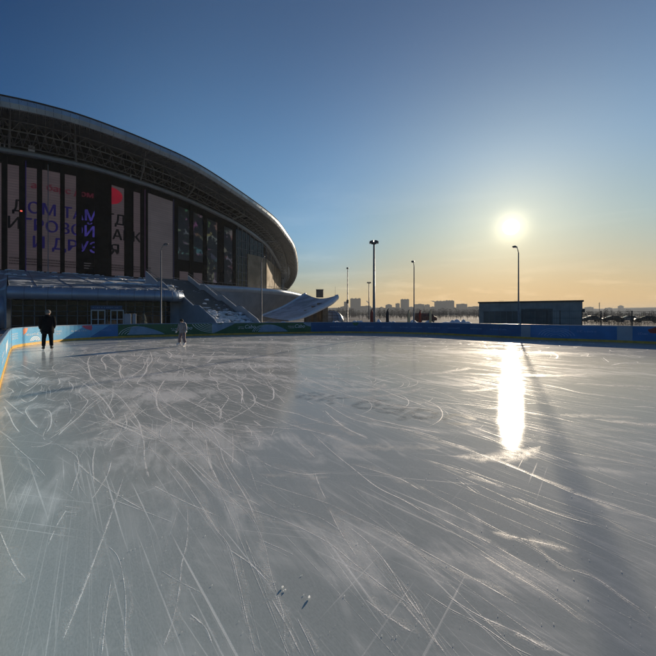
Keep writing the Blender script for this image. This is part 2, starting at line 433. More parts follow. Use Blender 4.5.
# ------------------------------------------------------------------ rink outline
OUT = [(2.1, -3), (-.43, 0), (-4.2, 4.4), (-7.72, 8.5), (-10.2, 11.4), (-14.35, 16.3), (-15.4, 17.9), (-15.85, 19.6), (-16.0, 21.2), (-15.75, 23.0),
       (-14.0, 25.4), (-9.6, 27.7), (-5.75, 29.9), (-1.7, 31.4), (1.2, 32.0), (4.2, 31.5), (8.6, 29.6), (11.1, 26.7), (12.6, 24.9), (13.9, 23.1), (16.0, 21.6), (18.0, 19.8),
       (21.5, 16.2), (25.5, 11.8), (27, 7), (24, 1.5), (15, -8), (11, -9.6), (6, -7.6)]
out = resample(np.vstack([cr(OUT, 10, True), np.array(OUT[0])[None]]), .25)[:-1]
for _ in range(3):
    out = .25*np.roll(out, 1, 0)+.5*out+.25*np.roll(out, -1, 0)
N = len(out)
tang = np.roll(out, -1, 0)-np.roll(out, 1, 0); tang /= np.linalg.norm(tang, axis=1)[:, None]
cen = np.array([4., 13.]); nin = np.stack([tang[:, 1], -tang[:, 0]], 1)     # inward normal
if np.sum(nin*(cen-out)) < 0: nin = -nin
arc = np.r_[0, np.cumsum(np.linalg.norm(np.diff(out, axis=0), axis=1))]
opx = np.where(out[:, 1] > .5, CX+F*out[:, 0]/np.maximum(out[:, 1], .5), -9999.)
i_end = int(np.argmin(np.linalg.norm(out-np.array([25.5, 11.8]), axis=1)))
i_beg = int(np.argmin(np.linalg.norm(out-np.array([-4.2, 4.4]), axis=1)))
vis = np.arange(i_beg, i_end)
pxs = np.maximum.accumulate(opx[vis] + np.arange(len(vis))*1e-6)
def s_at(px): return float(np.interp(px, pxs, arc[vis]))
def at_s(s, off=0.0):
    x = np.interp(s, arc, out[:, 0]); y = np.interp(s, arc, out[:, 1])
    n = np.array([np.interp(s, arc, nin[:, 0]), np.interp(s, arc, nin[:, 1])]); n /= np.linalg.norm(n)
    return np.array([x, y])+n*off

# ------------------------------------------------------------------ ice
def ice_mat():
    m, nt, b = newmat('skated_ice')
    co = nt.new('ShaderNodeTexCoord').outputs['Object']
    A = -.92                                                   # main skating direction
    big = nt.noise(nt.mapping(co, .25, (.16, .55, 1)), .9, 6, .6, .8)
    big2 = nt.noise(nt.mapping(co, -A, (.22, .7, 1)), .8, 6, .6, .5)
    mid = nt.noise(nt.mapping(co, -A+.2, (.5, 1.8, 1)), 1.6, 7, .68, .8)
    fine = nt.noise(nt.mapping(co, -A, (.35, 1, 1)), 110, 6, .75)
    grain = nt.noise(co, 210, 3, .75)
    d1 = nt.ramp(nt.math('ADD', nt.math('MULTIPLY', big, .62), nt.math('MULTIPLY', mid, .38)), .495, .60)
    d2 = nt.ramp(nt.math('ADD', nt.math('MULTIPLY', big2, .6), nt.math('MULTIPLY', mid, .4)), .52, .66)
    dust = nt.math('MULTIPLY', nt.math('MAXIMUM', d1, nt.math('MULTIPLY', d2, .45)), nt.ramp(fine, .28, .66, .25, 1.0))
    dust = nt.math('MULTIPLY', dust, nt.ramp(grain, .3, .65, .55, 1.0))
    lines = None
    for k, (rot, sx, sy, lo, hi, ms, wgt) in enumerate(((-A, .35, 46, .60, .70, .5, 1), (-A+.22, .30, 60, .62, .71, .8, .9), (-A-.3, .4, 34, .63, .72, .6, .8),
                                                   (-A+1.3, .5, 30, .65, .73, .7, .7), (-A+.08, .25, 120, .58, .72, .4, .6), (-A-.12, .22, 22, .62, .70, .5, 1), (.2, .3, 40, .63, .72, .6, .8))):
        v = nt.mapping(co, rot, (sx, sy, 1), (3.1*k, 7.7*k, 0))
        n = nt.noise(v, 1.0, 3, .5, .12)
        msk = nt.ramp(nt.noise(nt.mapping(co, rot, (.5, 1, 1), (11*k, 3*k, 0)), ms, 3), .44, .62, 0, wgt)
        x = nt.math('MULTIPLY', nt.ramp(n, lo, hi), msk)
        lines = x if lines is None else nt.math('MAXIMUM', lines, x)
    lines = nt.math('MULTIPLY', lines, nt.ramp(grain, .3, .6, .2, 1))
    speck = nt.math('MULTIPLY', nt.ramp(nt.noise(co, 95, 3, .6), .685, .74), nt.ramp(nt.noise(co, 2.2, 4, .6), .42, .66))
    vl = nt.new('ShaderNodeVectorMath', operation='LENGTH'); nt.link(nt.mapping(co, 0, (1, 1, 1), (6.0, -12.5, 0)), vl.inputs[0])
    dist = nt.ramp(vl.outputs['Value'], 14.0, 3.0, 2.0, 9.0)     # the middle of the rink is the most skated
    white = nt.math('MINIMUM', nt.math('ADD', nt.math('ADD', nt.math('MULTIPLY', dust, nt.ramp(dist, 2.0, 9.0, .55, .85)), nt.math('MULTIPLY', lines, .80)), nt.math('MULTIPLY', speck, .9)), 1.0)
    cloud = nt.noise(nt.mapping(co, .4, (1, .8, 1)), .28, 4)
    icec = nt.mix(nt.ramp(cloud, .3, .7), (.37, .41, .425), (.44, .465, .47))
    icec = nt.mix(nt.math('MULTIPLY', nt.ramp(fine, .3, .7), .75), icec, (.29, .325, .33))
    nt.link(nt.mix(white, icec, (.92, .92, .92)), b.inputs['Base Color'])
    nt.link(nt.math('ADD', nt.ramp(white, 0, 1, .70, .52), nt.math('MULTIPLY', nt.math('SUBTRACT', mid, .5), .16)), b.inputs['Roughness'])
    b.inputs['IOR'].default_value = 1.31; nt.link(nt.ramp(white, .08, .8, .018, .24), b.inputs['Specular IOR Level'])
    hgt = nt.math('ADD', nt.math('ADD', nt.math('MULTIPLY', mid, .25), nt.math('MULTIPLY', lines, -.10)), nt.math('ADD', nt.math('MULTIPLY', fine, .035), nt.math('MULTIPLY', grain, .02)))
    bn = nt.new('ShaderNodeBump'); bn.inputs['Strength'].default_value = .22; bn.inputs['Distance'].default_value = .010
    nt.link(hgt, bn.inputs['Height']); nt.link(bn.outputs[0], b.inputs['Normal'])
    bc = nt.new('ShaderNodeBump'); bc.inputs['Strength'].default_value = .07; bc.inputs['Distance'].default_value = .010
    nt.link(hgt, bc.inputs['Height'])
    gl = nt.new('ShaderNodeBsdfGlossy', distribution='BECKMANN'); gl.inputs['Color'].default_value = (1, 1, 1, 1)
    nt.link(nt.ramp(nt.math('ADD', white, nt.math('MULTIPLY', mid, .3)), 0, 1, .150, .22), gl.inputs['Roughness']); nt.link(bc.outputs[0], gl.inputs['Normal'])
    fr = nt.new('ShaderNodeFresnel'); fr.inputs['IOR'].default_value = 1.31
    mx = nt.new('ShaderNodeMixShader'); nt.link(nt.math('MULTIPLY', fr.outputs[0], nt.ramp(white, 0, .7, .50, .10)), mx.inputs[0])
    ou = [n for n in nt.n if n.type == 'OUTPUT_MATERIAL'][0]
    nt.link(b.outputs[0], mx.inputs[1]); nt.link(gl.outputs[0], mx.inputs[2]); nt.link(mx.outputs[0], ou.inputs['Surface'])
    return m
M['ice'] = ice_mat()
ice = MB().add([(p[0], p[1], 0) for p in out], [tuple(range(N))])
ice_o = tag(ice.build('ice_sheet', M['ice']), kind='structure')
if ice_o.data.polygons[0].normal.z < 0: ice_o.data.flip_normals()

# scratches: ribbons of shaved ice
def scratch_mat():
    m, nt, b = newmat('shaved_ice')
    co = nt.new('ShaderNodeTexCoord').outputs['Object']
    uv = nt.new('ShaderNodeUVMap').outputs[0]
    s = nt.new('ShaderNodeSeparateXYZ'); nt.link(uv, s.inputs[0])
    at = nt.new('ShaderNodeAttribute'); at.attribute_name = 'strength'
    prof = nt.math('POWER', nt.math('SUBTRACT', 1.0, nt.math('ABSOLUTE', s.outputs[1]), clamp=True), .9)
    n1 = nt.noise(co, 120, 3, .7); n2 = nt.noise(co, 9, 5, .65); n3 = nt.noise(co, 1.7, 4, .6)
    a = nt.math('MULTIPLY', prof, nt.math('MULTIPLY', nt.ramp(n1, .34, .64), nt.math('MULTIPLY', nt.ramp(n2, .30, .58), nt.ramp(n3, .25, .6, .35, 1))))
    a = nt.math('MULTIPLY', nt.math('MULTIPLY', a, 3.3), at.outputs['Fac'], clamp=True)
    b.inputs['Base Color'].default_value = (.93, .92, .90, 1); b.inputs['Roughness'].default_value = .5
    b.inputs['Specular IOR Level'].default_value = .34
    nt.link(a, b.inputs['Alpha'])
    return m
M['scratch'] = scratch_mat()
class Ribbons:
    def __init__(s): s.v = []; s.f = []; s.uv = []; s.st = []; s.k = 0
    def add(s, pts, w, strength, taper=True, per=5, jitter=.25):
        if len(pts) < 2: return
        p = cr(pts, per); n = len(p)
        t = np.gradient(p, axis=0); t /= np.maximum(np.linalg.norm(t, axis=1), 1e-6)[:, None]
        nn = np.stack([-t[:, 1], t[:, 0]], 1); o = len(s.v); z = .0004+s.k*6e-7; s.k += 1
        d = np.r_[0, np.cumsum(np.linalg.norm(np.diff(p, axis=0), axis=1))]
        wv = w if hasattr(w, '__len__') else [w]*n
        wv = np.interp(np.linspace(0, 1, n), np.linspace(0, 1, len(wv)), wv); wv = np.minimum(wv, .22*d[-1])
        for i in range(n):
            u = i/(n-1); tp = min(1, 6*u+.25, 6*(1-u)+.25) if taper else 1
            ww = .5*wv[i]*(1+jitter*rnd.uniform(-1, 1))*tp
            for e in (-1, 1):
                q = p[i]+nn[i]*ww*e; s.v.append((q[0], q[1], z+i*4e-7)); s.uv.append((d[i], float(e))); s.st.append(strength*(.4+.6*tp))
        for i in range(n-1):
            a = o+2*i; s.f.append((a, a+1, a+3, a+2))
    def build(s, name, m, parent):
        mb = MB(); mb.v = s.v; mb.f = s.f; mb.uv = s.uv; mb.mi = [0]*len(s.f)
        o = mb.build(name, m, parent); at = o.data.attributes.new('strength', 'FLOAT', 'POINT'); at.data.foreach_set('value', s.st)
        return o
def inside(p):
    d = np.linalg.norm(out-p, axis=1); i = int(np.argmin(d)); return np.dot(p-out[i], nin[i]) > .6
TR = {  # traced marks: (offset x, offset y, scale) -> polylines
 (0, 340, 4.1): ["15,240 45,265 75,290 100,305", "15,270 35,300 55,345 80,378", "370,65 360,90 365,120 372,150 380,160", "380,160 345,180 325,210 345,235 360,250 345,275 330,290",
   "300,85 340,115 370,145 400,175 440,200 480,225 510,255 540,295 570,340 580,380 585,408", "330,170 380,205 420,240 450,280 470,320", "510,300 520,340 510,370",
   "460,50 430,65 415,80 430,100 435,125", "440,55 480,90 495,105 490,130 500,160", "600,70 605,100 590,140 570,165 565,180 600,190 630,205 640,240 648,290",
   "120,270 105,290 120,320 140,345 155,360", "175,285 200,290 210,310 208,350 190,380", "240,150 200,150 170,160 150,180 125,200 100,215", "240,150 270,145 300,150 330,160",
   "240,155 245,175 235,185", "85,240 110,255 140,240 155,225", "60,125 110,140", "85,100 130,125", "100,85 150,100", "50,140 90,160", "80,170 120,190", "95,150 130,160",
   "240,390 270,360 330,310 360,275 410,235", "330,360 370,350 400,335 430,340", "420,300 470,340 540,370 600,400 650,408", "470,330 520,350 580,370", "30,195 50,205 55,215",
   "110,180 140,170 160,150", "200,120 260,135 330,140", "250,110 290,100 330,105", "150,120 190,128 230,118", "280,170 300,190 290,215", "380,190 430,210 470,205",
   "270,60 300,75 350,80", "160,205 200,215 240,212", "400,390 440,370 500,365", "190,240 230,250 260,240", "560,60 610,75 650,72", "500,70 540,85 600,80"],
 (140, 340, 4.1): ["40,45 50,80 30,110 25,130 0,160", "0,165 40,180 60,200 65,240 70,270 95,305 140,330 180,345 215,365 260,405", "65,235 75,205 100,165", "65,115 95,135",
   "150,90 180,120 178,150 215,170 280,190 330,215 370,245 410,265 440,285 490,305 560,325 656,345", "60,200 120,205 170,235 230,265 300,300 330,320",
   "80,245 140,280 190,315 250,340 300,360 370,365 440,375 500,375", "295,115 285,140 310,165 325,185", "310,95 340,110 370,115 400,100", "445,95 460,120 500,140 550,150",
   "345,145 400,170 470,190", "230,150 300,165 370,180 410,195 420,215 415,260", "460,150 490,175 540,195 548,220 540,245 480,245", "290,260 320,270 330,300 325,320", "240,260 270,235",
   "445,240 510,270 580,290 656,305", "260,275 320,275", "300,70 280,90 260,95", "215,335 215,370", "430,350 455,375 455,395", "0,345 50,375 110,405", "270,355 300,385 310,408",
   "465,330 500,355", "530,130 545,150", "190,95 240,110", "100,50 140,70 200,72 260,68", "0,35 60,30 130,40", "210,58 300,60 380,68 470,72 560,70 656,78", "260,40 330,30 420,32 480,38",
   "110,45 130,60 120,75", "480,100 560,95 620,105", "160,20 220,18 280,25", "320,20 380,12 440,18", "500,40 560,35 620,42"],
 (280, 340, 4.1): ["120,160 180,190 260,220 330,240 420,260 500,275 580,280 656,295", "165,250 200,270 250,300 300,325 380,345 470,360 560,375 656,405", "0,290 60,300 130,325 200,345 260,355",
   "185,290 210,315 260,355 330,390 360,405", "0,330 80,360 160,380 240,405", "260,165 340,180 420,205 480,230 550,255 600,275", "420,130 480,140 560,165 656,180", "110,250 140,265",
   "300,300 380,325 450,340 540,360 656,380", "380,245 440,260 520,275", "360,55 270,68", "120,90 170,100 230,110", "0,75 100,78 200,85 330,80", "430,60 520,70 640,72", "480,40 560,38 640,44"],
 (0, 420, 2.782): ["10,42 50,80 90,115 130,160", "85,75 120,72 145,60", "145,60 190,85 215,105 218,140 205,180 195,210", "185,250 160,290 130,355", "0,310 20,360 45,410 70,440",
   "345,155 325,215 300,290 270,370 240,450 205,540 175,612", "300,350 325,375 340,420 350,500 348,600 348,656", "310,440 298,520 290,590 283,656", "265,75 258,120 262,180",
   "310,110 300,150 270,200 255,220", "385,10 400,60 402,110 415,160", "310,0 350,50 430,90 500,150 545,215 600,300 612,310", "420,178 460,200 520,230 612,270",
   "520,230 522,300 518,350 505,400 500,460 490,520 470,590 445,650", "205,110 260,160 330,210 400,250", "450,420 500,450 570,485", "530,540 570,575 590,620", "540,10 570,50 580,110 612,180",
   "400,10 470,70 540,130 612,200", "380,5 440,50 520,90 560,105", "280,210 350,235 430,265 480,285", "130,20 120,50 150,62", "260,50 300,60 320,45", "180,240 222,246", "176,255 218,258", "180,268 212,264"],
 (200, 420, 2.782): ["0,40 20,70 35,140 60,190 110,235 150,280 180,350 195,420 220,500 235,560 235,650", "25,20 50,60 65,110 90,155 130,220 160,290", "90,30 92,80 90,120",
   "150,100 200,130 280,150 330,150 365,150", "320,150 335,190 350,220", "310,35 370,90 420,130 490,185 560,220 612,250", "120,160 190,180 270,205 350,230 420,265 500,300 560,330 612,355",
   "270,60 300,85 320,105", "0,240 40,300 80,350 110,460 130,550 155,650", "0,195 70,225 130,245 220,275 300,310 370,350 430,400 520,470 612,530", "360,250 390,310 440,385",
   "390,280 450,325 500,375 540,430 575,490 612,540", "250,10 330,35 400,50", "380,0 410,25 470,50", "430,125 500,145 560,165 612,195", "160,330 230,360 260,375", "200,500 240,570 280,650",
   "270,550 300,610 320,656", "460,500 520,545 590,590", "0,150 60,190 120,215 170,240", "150,200 230,240 330,270 420,330", "80,360 140,400 190,450"],
 (400, 420, 2.5625): ["0,20 100,50 170,70", "0,140 60,175 150,225 240,275 330,320 420,375 500,405 580,460 656,510", "0,200 80,240 160,280 230,315 300,355 400,410", "0,300 60,335 150,385 230,430 300,470",
   "0,410 40,470 80,545 120,605", "60,440 130,485 200,520 280,575 340,605", "390,75 470,90 560,105 656,125", "0,40 120,60 250,105 380,160 450,190 550,220 656,255", "0,460 60,530 120,600",
   "520,250 600,290 656,310", "150,155 200,190", "200,340 280,390 380,450 470,520", "120,450 200,500 290,540 380,590", "250,290 340,310 430,330", "60,100 160,130 260,170", "300,200 400,240 500,270"],
 (520, 340, 4.82): ["110,215 200,232 270,250 340,262 420,270", "420,270 500,280 580,290 656,298", "400,85 430,108", "290,78 330,65 325,80 360,75", "120,65 150,60 180,75 175,90", "440,122 490,112 560,110 656,118",
   "550,320 600,322 650,328", "270,210 360,212 460,225", "560,235 656,242", "470,70 540,82 600,85"],
}
rb = Ribbons()
for (ox, oy, sc), L in TR.items():
    for line in L:
        pts = []
        for q in line.split():
            a, b_ = q.split(','); px, py = ox+float(a)/sc, oy+float(b_)/sc
            pts.append(G(px, py))
        Y = np.mean([q[1] for q in pts]); pw = rnd.uniform(.8, 1.6)*(1.0 if oy > 400 else 1.08)
        w = pw*Y/F
        rb.add(pts, [w*rnd.uniform(.7, 1.2) for _ in range(4)], rnd.uniform(3.0, 5.0) if oy < 400 else rnd.uniform(.8, 1.6))
        if rnd.random() < .85:      # the second blade edge, faint and close by
            off = np.array([rnd.uniform(-.03, .03), rnd.uniform(-.03, .03)])*(Y/2.5)
            rb.add([q+off for q in pts], w*rnd.uniform(.35, .6), rnd.uniform(.3, .6))
        if rnd.random() < .85:     # powder thrown to one side
            rb.add([q+np.array([rnd.uniform(-.02, .02), rnd.uniform(-.02, .02)])*Y for q in pts[rnd.randrange(0, max(1, len(pts)//2)):]], w*rnd.uniform(5, 12), rnd.uniform(.07, .20), jitter=.4)
        if oy < 400 and ox < 200:      # others have skated the same turns close by
            for _ in range(3):
                c = np.mean(pts, 0); a = rnd.gauss(0, .35); k_ = rnd.uniform(.6, 1.15); m_ = np.array([[math.cos(a), -math.sin(a)], [math.sin(a), math.cos(a)]])
                o_ = np.array([rnd.gauss(0, .9), rnd.gauss(0, .9)])*Y/11
                q2 = [m_ @ (q-c)*k_+c+o_ for q in pts]
                if all(inside(q) for q in q2): rb.add(q2, [w*rnd.uniform(.4, .8) for _ in range(4)], rnd.uniform(.8, 3.0))
# many more fine ones in the skating directions
def long_mark(c, ang, ln, curv, w, st):
    pts = []; p = c-np.array([math.cos(ang), math.sin(ang)])*ln/2; a = ang-curv*ln/2
    for j in range(8):
        pts.append(p.copy()); p = p+np.array([math.cos(a), math.sin(a)])*ln/7; a += curv*ln/7
    pts = [q for q in pts if q[1] > .6 and inside(q)]
    if len(pts) < 4: return
    D = max(1.2, float(np.mean([q[1] for q in pts])))
    rb.add(pts, [w*D/F*rnd.uniform(.6, 1.2) for _ in range(4)], st, per=3)
for k in range(120):                                   # bundles of long cuts sweeping towards the near right
    c = np.array([rnd.uniform(-1.2, 11), rnd.uniform(1.3, 15)]); ang = -.97+.05*(c[0]-3)*.3+rnd.gauss(0, .10); cv = rnd.gauss(0, .025); ln = rnd.uniform(1.5, 6.5)
    for j in range(rnd.randrange(2, 7)):
        o_ = np.array([math.sin(ang), -math.cos(ang)])*rnd.gauss(0, .10+.03*c[1])
        long_mark(c+o_+np.array([rnd.gauss(0, .3), rnd.gauss(0, .3)]), ang+rnd.gauss(0, .03), ln*rnd.uniform(.5, 1.2), cv+rnd.gauss(0, .01), rnd.uniform(.45, 1.1), rnd.uniform(.12, .6))
for k in range(170):
    c = np.array([rnd.uniform(-13, 3), rnd.uniform(2, 26)])
    long_mark(c, -.75+rnd.gauss(0, .55), rnd.uniform(.8, 4.5), rnd.gauss(0, .22), rnd.uniform(.45, 1.0), rnd.uniform(.15, .55))
# snow scraped up along the foot of the boards
for q0 in range(0, len(vis)-24, 16):
    ss_ = arc[vis[q0]]+np.linspace(0, rnd.uniform(2.5, 5), 8)
    rb.add([at_s(x, rnd.uniform(.06, .22)) for x in ss_], [rnd.uniform(.04, .2) for _ in range(5)], rnd.uniform(.1, .35), jitter=.7)
# short hooked turns where beginners go round and round
for k in range(380):
    c = np.array([rnd.uniform(-14, 2.5), rnd.uniform(5.5, 27)])
    if rnd.random() < .25: c = np.array([rnd.uniform(-2, 15), rnd.uniform(13, 29)])
    for j in range(rnd.randrange(1, 5)):
        a = rnd.gauss(-.5, .8); ln = rnd.uniform(.5, 2.4); cv = rnd.choice((-1, 1))*rnd.uniform(.1, 1.3); p = c+np.array([rnd.gauss(0, .7), rnd.gauss(0, .7)]); pts = []
        for q in range(6):
            pts.append(p.copy()); p = p+np.array([math.cos(a), math.sin(a)])*ln/5; a += cv*ln/5*(2.2 if q > 3 else 1)
        if not all(inside(q) for q in pts): continue
        D = max(1.2, float(np.mean([q[1] for q in pts])))
        rb.add(pts, [D/F*rnd.uniform(.3, .6), D/F*rnd.uniform(.45, 1.15), D/F*rnd.uniform(.25, .6)], rnd.uniform(1.2, 3.6), per=4)
# faint patches of scuffed frost
for k in range(90):
    c = np.array([rnd.uniform(-13, 3), rnd.uniform(4, 26)])
    if k % 3 == 0: c = np.array([rnd.uniform(-1, 15), rnd.uniform(4, 24)])
    a = rnd.gauss(-.3, .5); ln = rnd.uniform(.6, 2.6); pts = [c+np.array([math.cos(a+.15*q), math.sin(a+.15*q)])*ln*q/4 for q in range(5)]
    if not all(inside(q) for q in pts): continue
    rb.add(pts, [.05, rnd.uniform(.2, .6), rnd.uniform(.15, .7), .05], rnd.uniform(.18, .42), jitter=.35)
# broad smears of snow dust across the far ice
for (x0, x1, y, w, st) in ((190, 300, 357, 3, .55), (150, 230, 350, 2.5, .55), (200, 260, 347, 2, .5), (90, 150, 353, 3, .5), (330, 400, 352, 3, .4), (340, 378, 372, 7, .5), (318, 350, 378, 5, .5), (560, 656, 365, 3, .4),
                          (430, 500, 352, 2, .4), (540, 620, 352, 2, .4), (420, 520, 372, 3, .25), (590, 656, 385, 4, .4), (420, 600, 347, 1.5, .4), (240, 330, 343, 1.5, .4), (560, 640, 415, 9, .28), (600, 656, 430, 9, .22),
                          (100, 125, 378, 8, .6), (120, 138, 356, 6, .55), (235, 262, 432, 5, .5), (340, 440, 447, 9, .35), (260, 330, 475, 8, .25), (92, 115, 438, 7, .55), (175, 215, 455, 8, .35)):
    n = 6; sl_ = rnd.uniform(-.01, .05)
    pts = [G(x0+(x1-x0)*i/(n-1), y+sl_*(x1-x0)*i/(n-1)+rnd.uniform(-.6, .6)) for i in range(n)]
    Yd = H*F/(y-HZ); dy = H*F/(y-w/2-HZ)-H*F/(y+w/2-HZ)
    rb.add(pts, [dy*rnd.uniform(.5, 1.2) for _ in range(5)], st*.7, jitter=.35)
rb.build('scratches', M['scratch'], ice_o)

# painted lettering under the ice
def under_ice_mat():
    m, nt, b = newmat('paint_under_ice')
    co = nt.new('ShaderNodeTexCoord').outputs['Object']
    b.inputs['Base Color'].default_value = (.05, .075, .095, 1); b.inputs['Roughness'].default_value = .3
    nt.link(nt.math('MULTIPLY', nt.ramp(nt.noise(co, 6, 6, .7), .3, .7), .13), b.inputs['Alpha'])
    return m
M['underice'] = under_ice_mat()
tv, tf = text2d('ак барс', 1.0, .02)
if len(tv):
    p0 = G(292, 397); p1 = G(468, 427); ax = (p1-p0)/np.linalg.norm(p1-p0); ay = np.array([-ax[1], ax[0]])
    k = np.linalg.norm(p1-p0)/(tv[:, 0].max())
    lt = MB()
    for s_, (dx, dy) in enumerate(((.03, .02), (-.03, .025), (.02, -.03), (-.025, -.02))):   # blurred by the ice above: three soft coats
        lt.add([(*(p0+ax*(x*k+dx)+ay*(y*k*1.25+dy)), .00006+.00007*s_) for x, y in tv], tf)
    lt.build('lettering', M['underice'], ice_o)

# crumbs of ice, too many to count
cb_ = MB()
for k in range(900):
    Y = 1.25+7*rnd.random()**1.8; X = rnd.uniform(-.95, .95)*Y
    if not inside(np.array([X, Y])): continue
    s = rnd.choice((.0010, .0014, .0014, .0018, .0026))*(.8+.28*Y)
    vs = [(X+s*rnd.uniform(.6, 1.2)*dx, Y+s*rnd.uniform(.6, 1.2)*dy, .003+s*max(0, dz)*rnd.uniform(.5, 1)) for dx, dy, dz in ((1, 0, 0), (0, 1, 0), (-1, 0, 0), (0, -1, 0), (.2, .1, 1.3))]
    cb_.add(vs, [(0, 1, 4), (1, 2, 4), (2, 3, 4), (3, 0, 4)])
tag(cb_.build('ice_crumbs', M['chip']), kind='stuff')

def chip(px, py, hgt, wid, label, seed):
    r_ = random.Random(seed); p = G(px, py); rings = []
    for z, w in ((0, .8), (.3, 1.0), (.7, .75), (1.0, .25)):
        rings.append([(wid*w*math.cos(2*math.pi*i/7)*r_.uniform(.7, 1.2)+z*wid*.3, wid*.7*w*math.sin(2*math.pi*i/7)*r_.uniform(.7, 1.2), .004+hgt*z) for i in range(7)])
    o = MB().ring(rings).build('ice_chip', M['chip'], loc=(p[0], p[1], 0)); tag(o, label, 'ice chip', 'ice chips lying on the rink')
chip(309, 598.5, .014, .007, 'upright white ice chip, the nearer one, standing alone on the grey ice', 3)
chip(282.5, 588, .010, .007, 'squat broken ice chip with a small bit beside it', 5)
chip(285.3, 590.5, .006, .005, 'tiny flake of ice beside the squat broken chip', 9)

# ------------------------------------------------------------------ dasher boards
BH = .98
def board(s0, s1, m, label, kick=True, z0=0.0):
    n = max(2, int((s1-s0)/.25)+1); ss = np.linspace(s0+.0008, s1-.0008, n)
    def row(off, z): return [(*at_s(s, off), z) for s in ss]
    def closed(profile):
        mb = MB(); rows = [row(o_, z) for o_, z in profile]; mb.loft(rows, closed=True)
        k = len(rows)
        mb.f.append([j*n for j in range(k)]); mb.mi.append(0); mb.f.append([j*n+n-1 for j in reversed(range(k))]); mb.mi.append(0)
        return mb
    root = closed([(0, .135), (0, BH-.045), (-.07, BH-.045), (-.07, .0), (-.002, .0), (-.002, .135)]).build('rink_board', m)
    tag(root, label, 'rink board')
    closed([(.012, .004), (.012, .13), (.0, .14), (.0, .004)]).build('kick_strip', M['yellow'], root)
    closed([(.012, BH-.043), (.012, BH-.008), (.002, BH), (-.072, BH), (-.082, BH-.008), (-.082, BH-.043)]).build('cap_rail', M['rail'], root)
    jn = MB(); s = s0+2.2                                         # butt joints between the panels
    while s < s1-.5:
        jn.add([(*at_s(s-.006, .0025), .14), (*at_s(s+.006, .0025), .14), (*at_s(s+.006, .0025), BH-.05), (*at_s(s-.006, .0025), BH-.05)], [(0, 1, 2, 3)]); s += 2.2
    if jn.v: jn.build('panel_joints', M['dark_steel'], root)
    ps = MB(); s = s0
    while s < s1-.4:                                             # posts on the back of the boards
        q = at_s(s+.3, -.12); t = at_s(s+.4, -.12)-q; MB().box((q[0], q[1], .45), (.08, .08, .9), math.atan2(t[1], t[0])).build('back_post', M['steel'], root); s += 2.0
    return root
def on_board(pts, off=.004): return [(*at_s(s, off), z) for s, z in pts]
def print_arcs(root, sc, zc, radii, a0, a1, m, w=.022):
    mb = MB()
    for r_ in radii:
        n = 24; inner = []; outer = []
        for i in range(n+1):
            a = a0+(a1-a0)*i/n
            for L, rr in ((inner, r_-w), (outer, r_+w)):
                L.append((sc+1.7*rr*math.cos(a), zc+rr*math.sin(a)))
        ok = [.21 < p[1] < BH-.05 and .21 < q[1] < BH-.05 for p, q in zip(inner, outer)]
        for i in range(n):
            if ok[i] and ok[i+1]:
                mb.add(on_board([inner[i], inner[i+1], outer[i+1], outer[i]], .005), [(0, 1, 2, 3)])
    return mb.build('printed_arcs', m, root)
def print_shape(root, poly, m, name='printed_shape', off=.0035):
    return MB().add(on_board(poly, off), [tuple(range(len(poly)))]).build(name, m, root)
def print_scribble(root, s0, s1, z, h, m, seed, rows=1):
    r_ = random.Random(seed); mb = MB()
    for j in range(rows):
        zz = z-j*h*1.5; s = s0+r_.uniform(0, .1)*j
        while s < s1-h*.3:
            wd = h*r_.uniform(.35, .8); hh = h*r_.choice((.7, .7, .75, 1.0)); kind = r_.randrange(4); t = h*.16
            def rect(a, b_, c, d): mb.add(on_board([(a, c), (b_, c), (b_, d), (a, d)], .005), [(0, 1, 2, 3)])
            rect(s, s+t, zz, zz+hh)
            if kind != 1: rect(s+t, s+wd, zz+hh-t, zz+hh)
            if kind in (0, 2): rect(s+t, s+wd, zz, zz+t)
            if kind in (1, 3): rect(s+wd-t, s+wd, zz, zz+h*.7-t)
            s += wd+h*.18
            if r_.random() < .16: s += h*.5
    return mb.build('printed_lettering', m, root)
def print_text(root, body, s0, z, h, m, slant=0.0):
    v, f = text2d(body)
    if not len(v): return
    mn, mx = v.min(0), v.max(0); k = h/(mx[1]-mn[1])
    return MB().add(on_board([(s0+(x-mn[0]+slant*(y-mn[1]))*k, z+(y-mn[1])*k) for x, y in v], .005), f).build('printed_lettering', m, root)
def hillshape(s0, s1, zt, lean=.5):
    """low sail-like hump from the bottom edge of a board"""
    p = [(s0, .2)]
    for i in range(13):
        t = i/12; p.append((s0+(s1-s0)*t, .2+(zt-.2)*math.sin(math.pi*t**lean)**.8 if 0 < t < 1 else .2))
    return p[:1]+p[2:]

s_left0 = arc[int(np.argmin(np.linalg.norm(out-np.array([-.43, 0]), axis=1)))]
S = {k: s_at(k) for k in (2, 10.5, 20, 66, 91, 118, 212, 311, 398, 470, 521, 530.5, 617, 632.5, 655)}
b1 = board(s_left0, S[10.5], M['boardpale'], 'long pale blue board at the far left edge, slanting towards the viewer')
print_scribble(b1, s_at(1.5), s_at(4.0), .52, .11, M['printpale'], 1, 2)
print_shape(b1, [(s_at(5.5), .35), (s_at(7.5), .42), (s_at(7.8), .74), (s_at(6), .66)], M['printpale'])
b2 = board(S[10.5], S[20], M['boardpale'], 'narrow pale blue corner board with three white lines of lettering')
print_scribble(b2, S[10.5]+.35, S[20]-.25, .66, .075, M['printpale'], 2, 3)
b3 = board(S[20], S[66], M['boardpale'], 'sunlit pale blue board with orange mark behind the man in black')
a = s_at(23.5); print_shape(b3, [(a, .56), (a+.30, .72), (a+.42, .92), (a+.02, .92), (a-.05, .80)], M['orange'])
print_scribble(b3, s_at(26), s_at(38.5), .52, .12, M['printpale'], 3)
print_arcs(b3, s_at(35), .2, [.10, .17, .24], .1, math.pi-.1, M['printpale'], .02)
